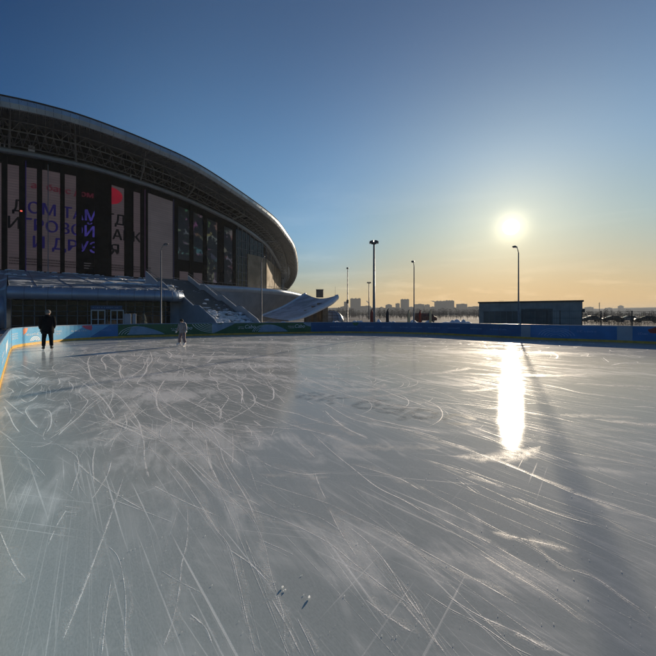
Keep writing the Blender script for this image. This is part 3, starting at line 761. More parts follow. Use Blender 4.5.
print_scribble(b3, s_at(55.5), s_at(61.5), .60, .10, M['printpale'], 4, 2)
b4 = board(S[66], S[91], M['boardpale'], 'sunlit pale blue board with a pink mark, right of the man in black')
print_scribble(b4, s_at(71), s_at(86), .55, .13, M['printpale'], 5)
a = s_at(82); print_shape(b4, [(a, .86), (a+.25, .70), (a+.62, .58), (a+.80, .74), (a+.66, .92), (a+.05, .92)], M['pink'])
b5 = board(S[91], S[118], M['boardblue'], 'medium blue board with a pale wedge next to the green boards')
print_shape(b5, [(S[91]+.01, .2), (S[91]+.01, .92), (S[91]+1.15, .92), (S[91]+.02, .21)], M['boardpale'])
print_scribble(b5, s_at(98), s_at(111), .52, .13, M['printfaint'], 6)
g1 = board(S[118], S[212], M['boardgreen'], 'green board with pale arcs behind the child skater')
print_shape(g1, hillshape(s_at(128), s_at(165), .80), M['printgrad'])
print_arcs(g1, s_at(137), .1, [.28, .38, .48, .58, .68], .5, math.pi-.1, M['printpale'], .012)
print_scribble(g1, s_at(171), s_at(180), .56, .09, M['printpale'], 7, 2)
print_text(g1, 'Cabo', s_at(180), .50, .28, M['printpale'], .25)
print_arcs(g1, s_at(214), 1.25, [.45, .56, .67, .78, .89, 1.0], math.pi+.35, math.pi*1.5-.05, M['printpale'], .013)
rr = random.Random(4)
def dots(root, s0, s1, seed, n=14):
    r_ = random.Random(seed); mb = MB()
    for _ in range(n):
        s, z, q = r_.uniform(s0, s1), r_.uniform(.3, .88), r_.uniform(.012, .028)
        mb.add(on_board([(s-q, z), (s, z-q), (s+q, z), (s, z+q)], .006), [(0, 1, 2, 3)])
    return mb.build('printed_dots', M['printgrad'], root)
dots(g1, S[118]+.2, S[212]-.2, 1, 22)
g2 = board(S[212], S[311], M['boardgreen'], 'green board with white slanted lettering in front of the stadium stairs')
print_shape(g2, [(S[212]+.01, .2), (S[212]+.01, .92), (s_at(235), .92), (s_at(227), .62), (s_at(218), .32), (s_at(214), .2)], M['printgrad'])
for x0 in (238, 288):
    print_scribble(g2, s_at(x0), s_at(x0+6), .60, .085, M['printpale'], x0, 2)
    print_text(g2, 'Cabo', s_at(x0+6.5), .50, .30, M['printpale'], .25)
print_shape(g2, hillshape(s_at(258), s_at(288), .80, .7), M['printgrad'])
print_arcs(g2, s_at(266), .1, [.3, .4, .5, .6, .68], .6, math.pi-.1, M['printpale'], .012)
print_shape(g2, [(s_at(303), .92), (s_at(306), .70), (s_at(310), .60), (S[311]-.01, .62), (S[311]-.01, .92)], M['printgrad'])
dots(g2, S[212]+.3, S[311]-.3, 2, 22)
bl = board(S[311], S[398], M['boarddeep'], 'deep blue board with a small green crest behind the two floodlight masts')
for x0, x1, sd in ((330, 342, 1), (347, 357, 2), (365, 374, 3), (381, 391, 4)): print_scribble(bl, s_at(x0), s_at(x1), .52, .10, M['printfaint'], 20+sd)
a = s_at(355.5); print_shape(bl, [(a-.28, .92), (a-.20, .74), (a, .64), (a+.22, .76), (a+.28, .92)], mat('crest_green', (.03, .16, .05), .5))
bl = board(S[398], S[470], M['boarddeep'], 'deep blue board with faint lettering below the street lamp and city skyline')
for x0, x1, sd in ((400, 408, 1), (411, 422, 2), (428, 441, 3), (448, 460, 4)): print_scribble(bl, s_at(x0), s_at(x1), .52, .10, M['printfaint'], 30+sd)
bl = board(S[470], S[521], M['boarddeep'], 'deep blue board in front of the left half of the pavilion')
for x0, x1, sd in ((470.5, 482, 1), (490, 506, 2)): print_scribble(bl, s_at(x0), s_at(x1), .54, .11, M['printfaint'], 40+sd)
board(S[521], S[530.5], M['boardgrey'], 'narrow plain grey gate board beside the street lamp under the sun')
bl = board(S[530.5], S[617], M['boardbright'], 'deep blue board with faint rings in front of the pavilion and mesh fence')
print_arcs(bl, s_at(556), .2, [.18, .28, .38, .48, .58], .2, math.pi-.2, M['printfaint'], .014)
print_scribble(bl, s_at(541), s_at(567), .55, .10, M['printfaint'], 51); print_scribble(bl, s_at(577), s_at(598), .55, .12, M['printfaint'], 52)
board(S[617], S[632.5], M['boardgrey'], 'plain grey board panel between two deep blue boards near the right edge')
bl = board(S[632.5], arc[i_end], M['boardbright'], 'deep blue board with a reddish mark at the right edge of the view')
print_scribble(bl, s_at(638), s_at(648), .5, .12, M['printfaint'], 61)
a = s_at(650); print_shape(bl, [(a, .60), (a+.9, .55), (a+1.0, .90), (a+.2, .92), (a-.1, .78)], M['flagred'])

# ------------------------------------------------------------------ stadium
RIM = [(-90, 80, 43), (-45, 87, 45), (0, 95.5, 47), (45, 105.5, 50), (90, 118.8, 53), (150, 142, 59), (200, 165.6, 66), (250, 198.5, 78), (275, 218, 88), (286.6, 232.7, 96),
       (295, 247, 104), (298, 264.4, 113), (296.3, 276.6, 121), (290, 286, 129), (284, 289.3, 135)]
LED = [(-90, 135), (-45, 141.5), (0, 150), (45, 158), (90, 168), (140, 183), (182, 198), (222, 216.5), (245, 229.5), (258, 239), (268, 248), (275, 259), (280, 270), (282.5, 280), (281.8, 288)]
YW_PX = [-90, -45, 0, 45, 75, 110, 150, 200, 235, 250, 265, 271, 276, 281, 282.5]
YW_Y = [51, 52.7, 55, 58, 60.6, 63.5, 68, 77.6, 85, 89.5, 95, 103, 112, 122, 125]
def Yw(px): return float(np.interp(px, YW_PX, YW_Y))
rim = cr([P(*q) for q in RIM], 10); led = cr([P(a, b, Yw(a)) for a, b in LED], 10)
nT = len(rim); tt = np.linspace(0, 1, nT)
CEN = np.array([-95., 150., 0.])
T_ = np.gradient(rim, axis=0); T_ /= np.linalg.norm(T_, axis=1)[:, None]
O_ = rim-CEN; O_[:, 2] = 0; O_ /= np.linalg.norm(O_, axis=1)[:, None]
O_ = O_-np.sum(O_*T_, 1)[:, None]*T_; O_ /= np.linalg.norm(O_, axis=1)[:, None]
D_ = np.cross(T_, O_); D_ *= np.sign(-D_[0, 2])
th = np.interp(tt, [0, .5, .75, 1], [1.42, 1.2, 1.05, .8])[:, None]
FB = rim+D_*th-O_*.16
up = np.interp(tt, [0, .45, .7, .85, 1], [6.0, 5.2, 3.4, 1.6, .4])
SO = led+np.stack([0*up, 0*up, up], 1)-O_*.8
st = empty('stadium', 'huge curved stadium with dark media facade and overhanging steel roof', 'stadium')
MB().loft([rim-O_*1.2-D_*.05, rim-O_*.15-D_*.10, rim, rim+O_*.05+D_*th*.06, rim+O_*.02+D_*th*.5, FB+O_*.03-D_*th*.05, FB, FB-O_*.35]).build('roof_fascia', M['fascia'], st)
pl = MB()                                                       # panel joints on the fascia and the lip above
for i in range(0, nT-1, 2):
    pl.tube([rim[i]+O_[i]*.02-D_[i]*.06, rim[i]+O_[i]*.045+D_[i]*th[i]*.3, FB[i]+O_[i]*.07-D_[i]*th[i]*.08], .02, 4)
pl.build('fascia_joints', M['dark_steel'], st)
MB().tube(rim-O_*.05-D_*.14, .09, 6).build('roof_lip', M['dark_steel'], st)
back = rim-O_*70+np.array([0, 0, 3.]); back[:, 2] = np.clip(back[:, 2], 20, 34)
mid_ = rim-O_*16+np.array([0, 0, 1.2])
MB().loft([rim-O_*1.2-D_*.05, mid_, back]).build('roof', M['fascia'], st, True)
MB().loft([FB-O_*.35, .5*(FB+SO)+np.array([0, 0, .5]), SO]).build('roof_soffit', M['soffit'], st)
MB().loft([SO, led-O_*1.6+np.array([0, 0, .3]), led-O_*.3]).build('void_backing', M['void'], st)  # near-black sheet stands in for the shaded void under the roof
rib = MB()
for i in range(1, nT-2):
    for k in (0, .5):
        a = FB[i]*(1-k)+FB[i+1]*k; b_ = SO[i]*(1-k)+SO[i+1]*k
        m_ = a*.45+b_*.55
        rib.tube([a-np.array([0, 0, .1]), m_+np.array([0, 0, .15])], .06, 4)
rib.build('soffit_ribs', M['truss'], st)
def ringpt(s, dz):
    amp = np.interp(tt, [0, .6, .8, 1], [1, .85, .5, .15])
    p = FB*(1-s)+led*s; return p+np.stack([0*amp, 0*amp, amp*dz], 1)
def truss(s, zu, zl, step, r):
    a = resample(ringpt(s, zu), step); b_ = ringpt(s, zl); b_ = np.stack([np.interp(np.linspace(0, 1, len(a)), np.linspace(0, 1, nT), b_[:, k]) for k in range(3)], 1)
    # same stations on both chords
    a2 = ringpt(s, zu); a = np.stack([np.interp(np.linspace(0, 1, len(a)), np.linspace(0, 1, nT), a2[:, k]) for k in range(3)], 1)
    mb = MB(); mb.tube(a, r*1.25, 6); mb.tube(b_, r*1.25, 6)
    for i in range(len(a)-1):
        if i % 2 == 0: mb.tube([b_[i], a[i+1]], r*.75, 5); mb.tube([a[i+1], b_[min(i+2, len(a)-1)]], r*.75, 5)
        if i % 2 == 1: mb.tube([a[i], b_[i]], r*.6, 5)
    return mb, a, b_
for s, zu, zl, stp, r_ in ((.50, 1.75, .25, 1.35, .075), (.92, 1.9, .6, 1.35, .06)):
    mb, A_, B_ = truss(s, zu, zl, stp, r_); mb.build('roof_truss', M['truss'], st)
mb = MB(); qa = ringpt(.5, .25); qb = ringpt(.92, .6); qc = ringpt(.5, 1.75); qd = ringpt(.92, 1.9); qe = ringpt(.05, 0)
for i in range(0, nT-1, 2):
    mb.tube([qa[i], qb[i+1]], .045, 4); mb.tube([qb[i+1], qa[min(i+2, nT-1)]], .045, 4); mb.tube([qc[i], qd[i]], .045, 4); mb.tube([qe[i], qc[i]], .05, 4)
mb.build('truss_bracing', M['truss'], st)
lpx = CX+F*led[:, 0]/led[:, 1]
for px in (-60, 8, 78, 142, 188, 231, 262):
    i = int(np.argmin(np.abs(lpx[:-8]-px)))
    c = MB(); c.tube([led[i]+np.array([0, 0, .2]), qa[i]], [.17, .14], 8); c.tube([qa[i], qc[i]], .14, 8); c.tube([qc[i], FB[i]*.75+SO[i]*.25], .09, 6); c.tube([qc[i], FB[i]*.3+SO[i]*.7], .09, 6)
    c.build('roof_column', M['truss'], st)
for px, h_ in ((2, 1.1), (5, 1.1), (32, .9), (131, 1.0)):
    i = int(np.argmin(np.abs(lpx[:-8]-px))); q = led[i]+O_[i]*.2; fl = MB()
    fl.tube([q, q+np.array([0, 0, h_])], .09, 6)
    if px == 32: fl.box(q+np.array([0, 0, .9]), (.8, .8, .9), .7)
    fl.build('roof_floodlight', M['white'], st)
lw = .36
MB().loft([led-O_*.2+np.array([0, 0, lw]), led+O_*.55+np.array([0, 0, lw]), led+O_*.75+np.array([0, 0, .1]), led+O_*.75-np.array([0, 0, lw*.8]), led+O_*.5-np.array([0, 0, lw]), led-O_*.2-np.array([0, 0, lw])]).build('facade_ledge', M['ledge'], st)

# the facade itself
def zb_(px): return 8.2 if px < 262 else max(8.2, H+25.5/F*Yw(px))
inc = np.maximum.accumulate(lpx+np.arange(nT)*1e-6)
def zt_(px): return float(np.interp(px, inc, led[:, 2]))-.2
def wpt(px, z, off=0.0):
    Y = Yw(px); p = np.array([(px-CX)/F*Y, Y]); e = .5
    a = np.array([(px-e-CX)/F*Yw(px-e), Yw(px-e)]); b_ = np.array([(px+e-CX)/F*Yw(px+e), Yw(px+e)])
    t = (b_-a)/np.linalg.norm(b_-a); n = np.array([t[1], -t[0]]); q = p+n*off
    return (q[0], q[1], z)
def strip(px0, px1, z0, z1, off, thick=.0):
    n = max(2, int((px1-px0)/2.5)+1); xs = np.linspace(px0, px1, n); f0 = z0 if callable(z0) else (lambda x: z0); f1 = z1 if callable(z1) else (lambda x: z1)
    mb = MB(); rows = [[wpt(x, f0(x), off) for x in xs], [wpt(x, f1(x), off) for x in xs]]
    if thick:
        rows = [[wpt(x, f0(x), off-thick) for x in xs]]+rows+[[wpt(x, f1(x), off-thick) for x in xs]]
        mb.loft(rows, closed=True); k = n
        mb.add([rows[j][0] for j in range(4)], [(0, 1, 2, 3)]); mb.add([rows[j][-1] for j in range(4)], [(3, 2, 1, 0)])
    else: mb.loft(rows)
    return mb
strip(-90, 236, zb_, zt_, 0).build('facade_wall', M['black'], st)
strip(236, 271, zb_, zt_, 0).build('glass_wall', M['glass'], st)
strip(271, 282.2, zb_, zt_, 0).build('glass_wall', M['glass'], st)
mu = MB()
for px in list(range(238, 271, 4))+[273, 275, 277, 279, 281]:
    mu.tube([wpt(px, zb_(px), .06), wpt(px, zt_(px), .06)], .07, 4)
for k in range(6):
    zz = 10+k*1.9; xs = np.linspace(237, 282, 24); mu.tube([wpt(x, min(max(zz, zb_(x)), zt_(x)), .06) for x in xs], .05, 4)
mu.build('mullions', M['mullion'], st)
strip(247, 264.5, zb_, 16.6, .35, .3).build('painted_glass_glow', M['beige'], st)  # beige slabs stand in for sunlight showing in the glass end wall
strip(265, 271, zb_, 16.4, .45, .35).build('painted_glass_glow', M['beige'], st)
for a, b_ in ((271.6, 273.6), (274, 276), (276.4, 278.2), (278.6, 280.4)): strip(a, b_, lambda x: zb_(x)+.4, lambda x: min(16.4, zt_(x)-.3), .2, .15).build('painted_glass_glow', M['beige'], st)
mb = MB(); k0 = wpt(271, 16.4, .5); mb.tube([k0, (k0[0]-1.5, k0[1]-2.5, 15.6), (k0[0]-2.5, k0[1]-3.0, 14.8)], .18, 6); mb.build('facade_bracket', M['dark_steel'], st)

def ptop(px): return zt_(px)-1.75
for a, b_ in ((-84, -70), (-66, -50), (-45, -30), (-25, -8), (-7, 1.4), (7.5, 19), (25.4, 36.8), (42.3, 60), (64.8, 76), (111.5, 124), (133.5, 140)):
    strip(a, b_, 8.6, ptop, .06, .05).build('led_panel', M['ledwhite'], st)
strip(148, 172.5, 8.6, lambda x: zt_(x)-1.3, .06, .05).build('led_panel', M['ledgrey'], st)
for a, b_ in ((178, 189), (193.5, 202.5), (207, 217), (224, 232)):
    strip(a, b_, (13.0 if b_ < 205 else 8.8), ptop, .06, .05).build('led_panel', M['video'], st)
for a, b_ in ((179.5, 188), (193.5, 202)): strip(a, b_, 8.5, 10.6, .06, .05).build('led_panel', M['ledwhite'], st)
pil = MB()
for a, b_ in ((-92, -84.5), (-69.5, -66.5), (-49.5, -45.5), (-29.5, -25.5), (-7.8, -7.2), (1.6, 7.3), (19.2, 25.2), (37, 42.1), (60.2, 64.6), (76.2, 81.8), (94.6, 111.3), (124.2, 133.3), (140.2, 144.2), (145.4, 147.6), (173, 177.5), (189.5, 193), (203, 206.5)):
    strip(a, b_, zb_, lambda x: zt_(x)-.6, .17, .12).build('facade_pilaster', M['black'], st)
for px, m_ in ((144.8, emat('led_edge_violet', (.03, .012, .035), .6)), (48, M['mullion']), (173.2, emat('led_edge_blue', (.012, .012, .04), .6)), (26, M['ltrblue'])):
    MB().tube([wpt(px, zb_(px), .15), wpt(px, zt_(px)-.8, .15)], .07, 4).build('facade_strip', m_, st)
# lettering on the facade, in metres along the wall
wx = np.linspace(-92, 282, 1600); wp = np.array([wpt(x, 0)[:2] for x in wx]); ws = np.r_[0, np.cumsum(np.linalg.norm(np.diff(wp, axis=0), axis=1))]
def w_s(px): return float(np.interp(px, wx, ws))
def w_px(s): return float(np.interp(s, ws, wx))
def wall_text(body, px0, px1, z, h, pick):
    v, f = text2d(body)
    if not len(v): return
    mn, mx = v.min(0), v.max(0); s0, s1 = w_s(px0), w_s(px1)
    base = 0.0
    caph = .73
    sv = s0+(v[:, 0]-mn[0])/(mx[0]-mn[0])*(s1-s0); zv = z+(v[:, 1])*(h/caph)
    vx = np.array([w_px(s) for s in sv])
    parts = {}
    for q in f:
        parts.setdefault(pick(float(np.mean(vx[list(q)]))), []).append(q)
    for m_, fs in parts.items():
        mb = MB()
        for e, (dx, dz) in enumerate(((0, 0), (.55, .03), (-.25, -.04))): mb.add([wpt(vx[i]+dx, zv[i]+dz, .085+.004*e) for i in range(len(v))], fs)
        mb.build('facade_lettering', M[m_], st)
pk = lambda x: 'ltrblack' if x < 25.2 or x > 100 else ('ltrviolet' if x > 76 else 'ltrblue')
wall_text('ДОМ ТАМ, ГДЕ', 12.3, 133, 17.75, 1.85, pk)
wall_text('ИГРОВОЙ ПАРК', 8, 140.5, 15.05, 1.85, pk)
wall_text('И ДРУЗЬЯ', 33, 118.5, 12.35, 1.85, pk)
wall_text('ак барс дом', 31, 93, 21.75, 1.0, lambda x: 'ltrred')
r_ = random.Random(3); fp = MB()
for k in range(3):                                               # small print along the foot of the screen
    px = 9
    while px < 150:
        wd = r_.uniform(.5, 1.5)
        if 76 < px < 84 or 93 < px < 111: px += wd; continue
        m2 = strip(px, px+wd, 10.35-.42*k, 10.35-.42*k+.17, .10); fp.add(m2.v, m2.f, m2.uv); px += wd+r_.uniform(.2, .45)
fp.build('facade_small_print', M['ltrblack'], st)
fp = MB()
for k in range(3):
    m2 = strip(84, 91-k, 10.35-.42*k, 10.35-.42*k+.17, .10); fp.add(m2.v, m2.f, m2.uv)
fp.build('facade_small_print', M['ltrgrey'], st)
zc, sc_, r0 = H+(315-195)/F*Yw(111), w_s(109.5), 1.42
MB().ring([[wpt(w_px(sc_+r0*q*1.45*math.cos(a)), zc+q*r0*math.sin(a)*(1.0 if math.sin(a) > 0 else 1.15), .095) for a in np.linspace(0, 2*math.pi, 40)[:-1]] for q in (.02, .25, .5, .75, 1)], False).build('red_disc', M['dotred'], st)
k0 = wpt(21.5, H+(315-211.3)/F*Yw(21.5), .22)
ob = MB(); ob.box(k0, (.2, .2, .2)); ob.build('red_light', emat('red_signal_light', (.8, .12, .08), 1.0, .05), st)

# terrace, parapet and the bulge beneath
TE = [(px, Yw(px)-2.6) for px in (-90, -60, -30, 0, 30, 60, 90, 120, 150, 172)]
edge = np.array([((px-CX)/F*Y, Y, 8.15) for px, Y in TE])
PAR = cr([P(172, 280.4, 66.5), P(190, 282.4, 70), P(215, 284.8, 75), P(240, 286.4, 80), P(260, 288, 85), P(280, 289.7, 91), P(292, 291.6, 97), P(303.5, 294.6, 104)], 6)
po = PAR-CEN; po[:, 2] = 0; po /= np.linalg.norm(po, axis=1)[:, None]
ph = np.interp(np.linspace(0, 1, len(PAR)), [0, .4, 1], [1.5, 1.3, 1.25])[:, None]
Zv = np.array([0, 0, 1.])
MB().loft([PAR-po*.5, PAR-po*.05+Zv*.02, PAR+po*.18-Zv*ph*.2, PAR+po*.22-Zv*ph*.5, PAR+po*.05-Zv*ph*.85, PAR-po*.15-Zv*ph]).build('terrace_parapet', M['clad'], st, True)
base = cr([(-26, 62, 0), (-24, 67, 0), (-22, 73, 0), (-20, 79, 0), (-18.5, 84, 0), (-17, 90, 0), (-15.5, 97, 0), (-14, 105, 0)], 6)
pb = PAR-po*.15-Zv*ph
MB().loft([pb, pb*.72+base*.28-Zv*.35, pb*.4+base*.6-Zv*.45, base]).build('bulging_wall', M['bulge'], st, True)
tf_ = [wpt(px, 8.12) for px in np.linspace(172, 282, len(PAR))]
MB().loft([tf_, [tuple(q-np.array([0, 0, .12])) for q in PAR-po*.4]]).build('terrace_floor', M['snow'], st)
MB().loft([[wpt(q[0], 8.12) for q in TE], [tuple(q) for q in edge]]).build('terrace_floor', M['snow'], st)
rl = MB()                                                        # handrail along the terrace
pr = resample(PAR-po*.35+Zv*.02, 1.2)
rl.tube(pr+Zv*.55, .03, 5)
for q in pr: rl.tube([q, q+Zv*.55], .02, 4)
rl.build('terrace_railing', M['steel'], st)
# canopy and sloping glass roof
CAN = np.array([P(7, 300, 40), P(60, 300, 42.4), P(120, 300, 45.1), P(150, 300, 46.5), P(172, 300, 47.5), P(183, 300, 49.5)]); CAN[:, 2] = 0
can = cr(CAN, 5); cn = np.zeros_like(can); tg = np.gradient(can, axis=0); cn[:, 0] = tg[:, 1]; cn[:, 1] = -tg[:, 0]; cn /= np.linalg.norm(cn, axis=1)[:, None]
def crow(off, z): return can+cn*off+Zv*z
MB().loft([crow(-2.0, 3.42), crow(-.3, 3.40), crow(.02, 3.50), crow(.20, 3.85), crow(.22, 4.2), crow(.05, 4.62), crow(-.35, 4.88), crow(-.9, 4.95)]).build('entrance_canopy', M['clad'], st, True)
cj = MB()
for i in range(0, len(can), 2): cj.tube([crow(.04, 3.50)[i], crow(.225, 3.85)[i], crow(.235, 4.2)[i], crow(.07, 4.62)[i], crow(-.33, 4.89)[i]], .012, 4)
cj.build('canopy_joints', M['dark_steel'], st)
e1 = MB(); L_, U_ = crow(-.9, 4.93), None
Ue = np.stack([np.interp(np.linspace(.36, 1, len(can)), np.linspace(0, 1, len(edge)), edge[:, k]) for k in range(3)], 1)
r_ = random.Random(8)
mid1 = L_*.66+Ue*.34-Zv*.05; mid2 = L_*.33+Ue*.67-Zv*.02
MB().loft([L_, mid1, mid2, Ue]).build('sloping_roof', M['snowroof'], st)
el = np.array([P(-90, 300, 42), P(-40, 300, 43), P(0, 300, 44), P(6.5, 300, 41.2)]); el[:, 2] = 4.6
eu = np.array([edge[0], edge[1], edge[3], Ue[0]])
MB().loft([el, el*.5+eu*.5-Zv*.3, eu]).build('sloping_roof', M['snowroof'], st)
g0 = el.copy(); g0[:, 2] = 0
MB().loft([g0, el]).build('podium_wall', M['cladmatte'], st)
gr = MB()                                                        # frames of the glass roof
for k in (.2, .4, .6, .8):
    q = L_*(1-k)+Ue*k-Zv*(.04*math.sin(math.pi*k)-.01); gr.tube(q, .025, 4)
for i in range(0, len(can), 3): gr.tube([L_[i], mid1[i], mid2[i], Ue[i]], .035, 4)
gr.build('glazing_bars', M['mullion'], st)
def lumps(name, line, n, size, seed, spread=.3):
    r_ = random.Random(seed); mb = MB()
    for _ in range(n):
        i = r_.uniform(0, len(line)-1); q = np.array([np.interp(i, range(len(line)), line[:, k]) for k in range(3)])
        s = size*r_.uniform(.4, 1.3); rings = []; lx = s*r_.uniform(.8, 3.0)
        for z, w in ((-.1, 1), (.35, .85), (.7, .45)):
            rings.append([(q[0]+r_.uniform(-.1, .1)*s+w*lx*math.cos(a)*r_.uniform(.7, 1.1), q[1]+w*s*math.sin(a)*r_.uniform(.7, 1.1)+r_.uniform(-spread, spread)*0, q[2]+z*s*.8) for a in np.linspace(0, 2*math.pi, 9)[:-1]])
        mb.ring(rings)
    return mb.build(name, M['snow'], st, True)
lumps('snow_lumps', crow(-.3, 4.9), 26, .13, 1); lumps('snow_lumps', Ue+Zv*.05, 70, .20, 2); lumps('snow_lumps', mid2+Zv*.02, 30, .26, 3); lumps('snow_lumps', mid1[10:], 26, .36, 5); lumps('snow_lumps', mid2[14:], 40, .45, 6)
# lobby
lob = can-cn*2.0; lb = lob.copy(); lt_ = lob+Zv*3.45
MB().loft([lb, lt_]).build('lobby_glass', M['glass'], st)
mm = MB(); rs_ = resample(lob+cn*.05, 1.0)
for q in rs_: mm.box((q[0], q[1], 1.72), (.07, .07, 3.44), .45)
for z in (.35, 1.5, 2.05, 2.72): mm.tube(lob+cn*.05+Zv*z, .04, 4)
mm.build('lobby_mullions', M['mullion'], st)
inner = MB(); r_ = random.Random(12)
dr = math.atan2(lob[-8][1]-lob[2][1], lob[-8][0]-lob[2][0])
def lobby_at(px, off=.15):
    pxs_ = CX+F*lob[:, 0]/lob[:, 1]; return np.array([np.interp(px, pxs_, lob[:, k]+cn[:, k]*off) for k in range(3)])
for px0, px1 in ((91.5, 105), (111, 123.5)):
    a, b_ = lobby_at(px0), lobby_at(px1); c = (a+b_)/2; w = np.linalg.norm(b_-a); d = MB()
    for s in (-.5, 0, .5): d.box((c[0]+math.cos(dr)*w*s, c[1]+math.sin(dr)*w*s, 1.1), (.10, .10, 2.2), dr)
    d.box((c[0], c[1], 2.2), (w+.1, .12, .16), dr); d.box((c[0], c[1], .1), (w+.1, .08, .14), dr); d.box((c[0], c[1], 1.05), (w, .07, .07), dr)
    dd = d.build('entrance_door', M['white'], st)
    MB().box((c[0]-.03*cn[5][0], c[1]-.03*cn[5][1], 1.1), (w-.1, .03, 2.1), dr).build('door_glass', M['glass'], dd)
a, b_ = lobby_at(91, .3), lobby_at(122.5, .3); c = (a+b_)/2
sg = MB().box((c[0], c[1], 2.55), (np.linalg.norm(b_-a), .10, .52), dr).build('entrance_sign', M['bluesign'], st)
sl2 = MB(); r_ = random.Random(2); w = np.linalg.norm(b_-a); x = -.42*w
while x < .42*w:
    wd = r_.uniform(.07, .16); sl2.box((c[0]+math.cos(dr)*x+cn[5][0]*.055, c[1]+math.sin(dr)*x+cn[5][1]*.055, 2.55), (wd, .012, r_.choice((.12, .16))), dr); x += wd+r_.choice((.05, .05, .16))
sl2.build('sign_lettering', M['printfaint'], sg)
dm = MB(); cc = P(1.5, 300, 43.5); ringz = []
for z, w in ((0, 2.15), (2.2, 2.15), (3.2, 2.0), (3.7, 1.6), (3.95, .9)): ringz.append([(cc[0]+w*math.cos(a), cc[1]+w*math.sin(a), z) for a in np.linspace(0, 2*math.pi, 29)[:-1]])
dm.ring(ringz).build('corner_drum', M['clad'], st, True)
# flank to the right of the lobby
fa = np.array(can[-1]); q = [P(178, 300, 51), P(186, 300, 50)]
MB().loft([[tuple(lob[-1]), (q[1][0], q[1][1], 0)], [(*lob[-1][:2], 4.9), (q[1][0], q[1][1], 4.2)]]).build('podium_flank', M['cladmatte'], st)
# bulk of the stadium behind
bk = MB(); ring0 = [(p[0], p[1]) for p in led[::6]]+[(-25, 150), (-40, 185), (-110, 210), (-170, 170), (-150, 90), (-120, 60)]
n = len(ring0); bk.add([(x-0.06*(x+95), y+.04*(150-y)+.6, 0) for x, y in ring0]+[(x-0.06*(x+95), y+.04*(150-y)+.6, 9 if i > len(led[::6])-5 and i < len(led[::6]) else 24) for i, (x, y) in enumerate(ring0)],
                       [(i, (i+1) % n, (i+1) % n+n, i+n) for i in range(n)]+[tuple(range(n, 2*n))])
bk.build('stand_block', M['void'], st)

# ------------------------------------------------------------------ staircase
sx = np.array([-.81, .59]); sx /= np.linalg.norm(sx); wdv = np.array([.59, .81]); wdv /= np.linalg.norm(wdv)
S0 = np.array([-14.2, 45.2]); WID = 7.5
prof = [(0, .15)]; s = 0; z = .15
for flight in range(4):
    for k in range(12):
        z += .152; prof.append((s, z)); s += .30; prof.append((s, z))
    if flight < 3: s += .95; prof.append((s, z))
SL = s
def sp(s, w, z): q = S0+sx*s+wdv*w; return (q[0], q[1], z)
stair = empty('staircase', 'wide snowy staircase climbing left to the stadium terrace', 'staircase')
MB().loft([[sp(a, .3, z) for a, z in prof], [sp(a, WID-.3, z) for a, z in prof]]).build('steps', M['steps'], stair)
def zprof(s):
    zz = .15
    for a, z_ in prof:
        if a <= s+1e-6: zz = z_
    return zz
wl_s = [0, 0, 2.6, 3.7, 4.6, 7.2, 8.3, 9.1, 11.8, 12.9, 13.6, SL]
for w0, nm in ((0.0, 'side_parapet'), (WID-.3, 'side_parapet')):
    top = [(-.6, .25), (0, .75)]
    for k in range(4):
        s_a = k*(12*.30+.95); z_a = .15+k*12*.152
        top += [(s_a+.2, z_a+.85), (s_a+12*.30-.1, z_a+12*.152+.85)]
        if k < 3: top += [(s_a+12*.30+.75, z_a+12*.152+.95)]
    rows = [[sp(a, w0, -.05) for a, z in top], [sp(a, w0, z) for a, z in top], [sp(a, w0+.1, z+.06) for a, z in top], [sp(a, w0+.3, z) for a, z in top], [sp(a, w0+.3, -.05) for a, z in top]]
    MB().loft(rows).build(nm, M['clad'] if w0 == 0 else M['ledge'], stair)
for w0 in (.15, WID-.15):
    hr = MB()
    hr.tube([sp(0, w0, 1.25), sp(SL, w0, .15+48*.152+1.3)], .03, 5)
    for k in range(9): hr.tube([sp(SL*k/8, w0, .5+7.3*k/8), sp(SL*k/8, w0, 1.25+7.3*k/8)], .025, 4)
    hr.build('handrail', M['steel'], stair)
r_ = random.Random(31); sn = MB()
for _ in range(70):
    a = r_.uniform(-.4, 8.5)*r_.uniform(.2, 1); w = r_.uniform(.4, WID-.6); z = zprof(max(a, 0)); s_ = r_.uniform(.10, .28)
    c = sp(a, w, z)
    sn.ring([[(c[0]+k_*s_*1.6*math.cos(t)*r_.uniform(.7, 1.2), c[1]+k_*s_*math.sin(t)*r_.uniform(.7, 1.2), c[2]+h_*s_) for t in np.linspace(0, 6.28, 8)[:-1]] for k_, h_ in ((1, -.2), (.8, .4), (.4, .75))])
sn.build('snow_heaps', M['snow'], stair, True)

# ------------------------------------------------------------------ curved snowy ramp beside the stadium
rw = empty('curved_ramp', 'snow covered ramp sweeping up like a wing right of the stadium', 'ramp')
lo_ = cr([P(288, 320.5, 56), P(300, 317.5, 57.5), P(311, 312.5, 59.5), P(323, 306, 62), P(332, 300.5, 64), P(338, 294.8, 66)], 6)
hi_ = cr([P(262, 316, 72), P(272, 312, 74), P(281.5, 308, 77), P(289, 304, 80), P(297, 299, 83), P(305.6, 293.8, 86)], 6)
rows = []
for k in np.linspace(0, 1, 9): rows.append(lo_*(1-k)+hi_*k-Zv*.9*math.sin(math.pi*k)*np.linspace(.1, 1, len(lo_))[:, None])
MB().loft(rows).build('ramp_deck', M['snowramp'] if 'snowramp' in M else mat('ramp_snow_cover', (.50, .54, .60), .7, 0, .35, .35, .3, stretch=(1, 1, 1)), rw, True)
tr = MB(); th2 = np.interp(np.linspace(0, 1, len(lo_)), [0, .5, 1], [.15, .6, 1.0])[:, None]
outv = np.array([.75, -.62, 0])
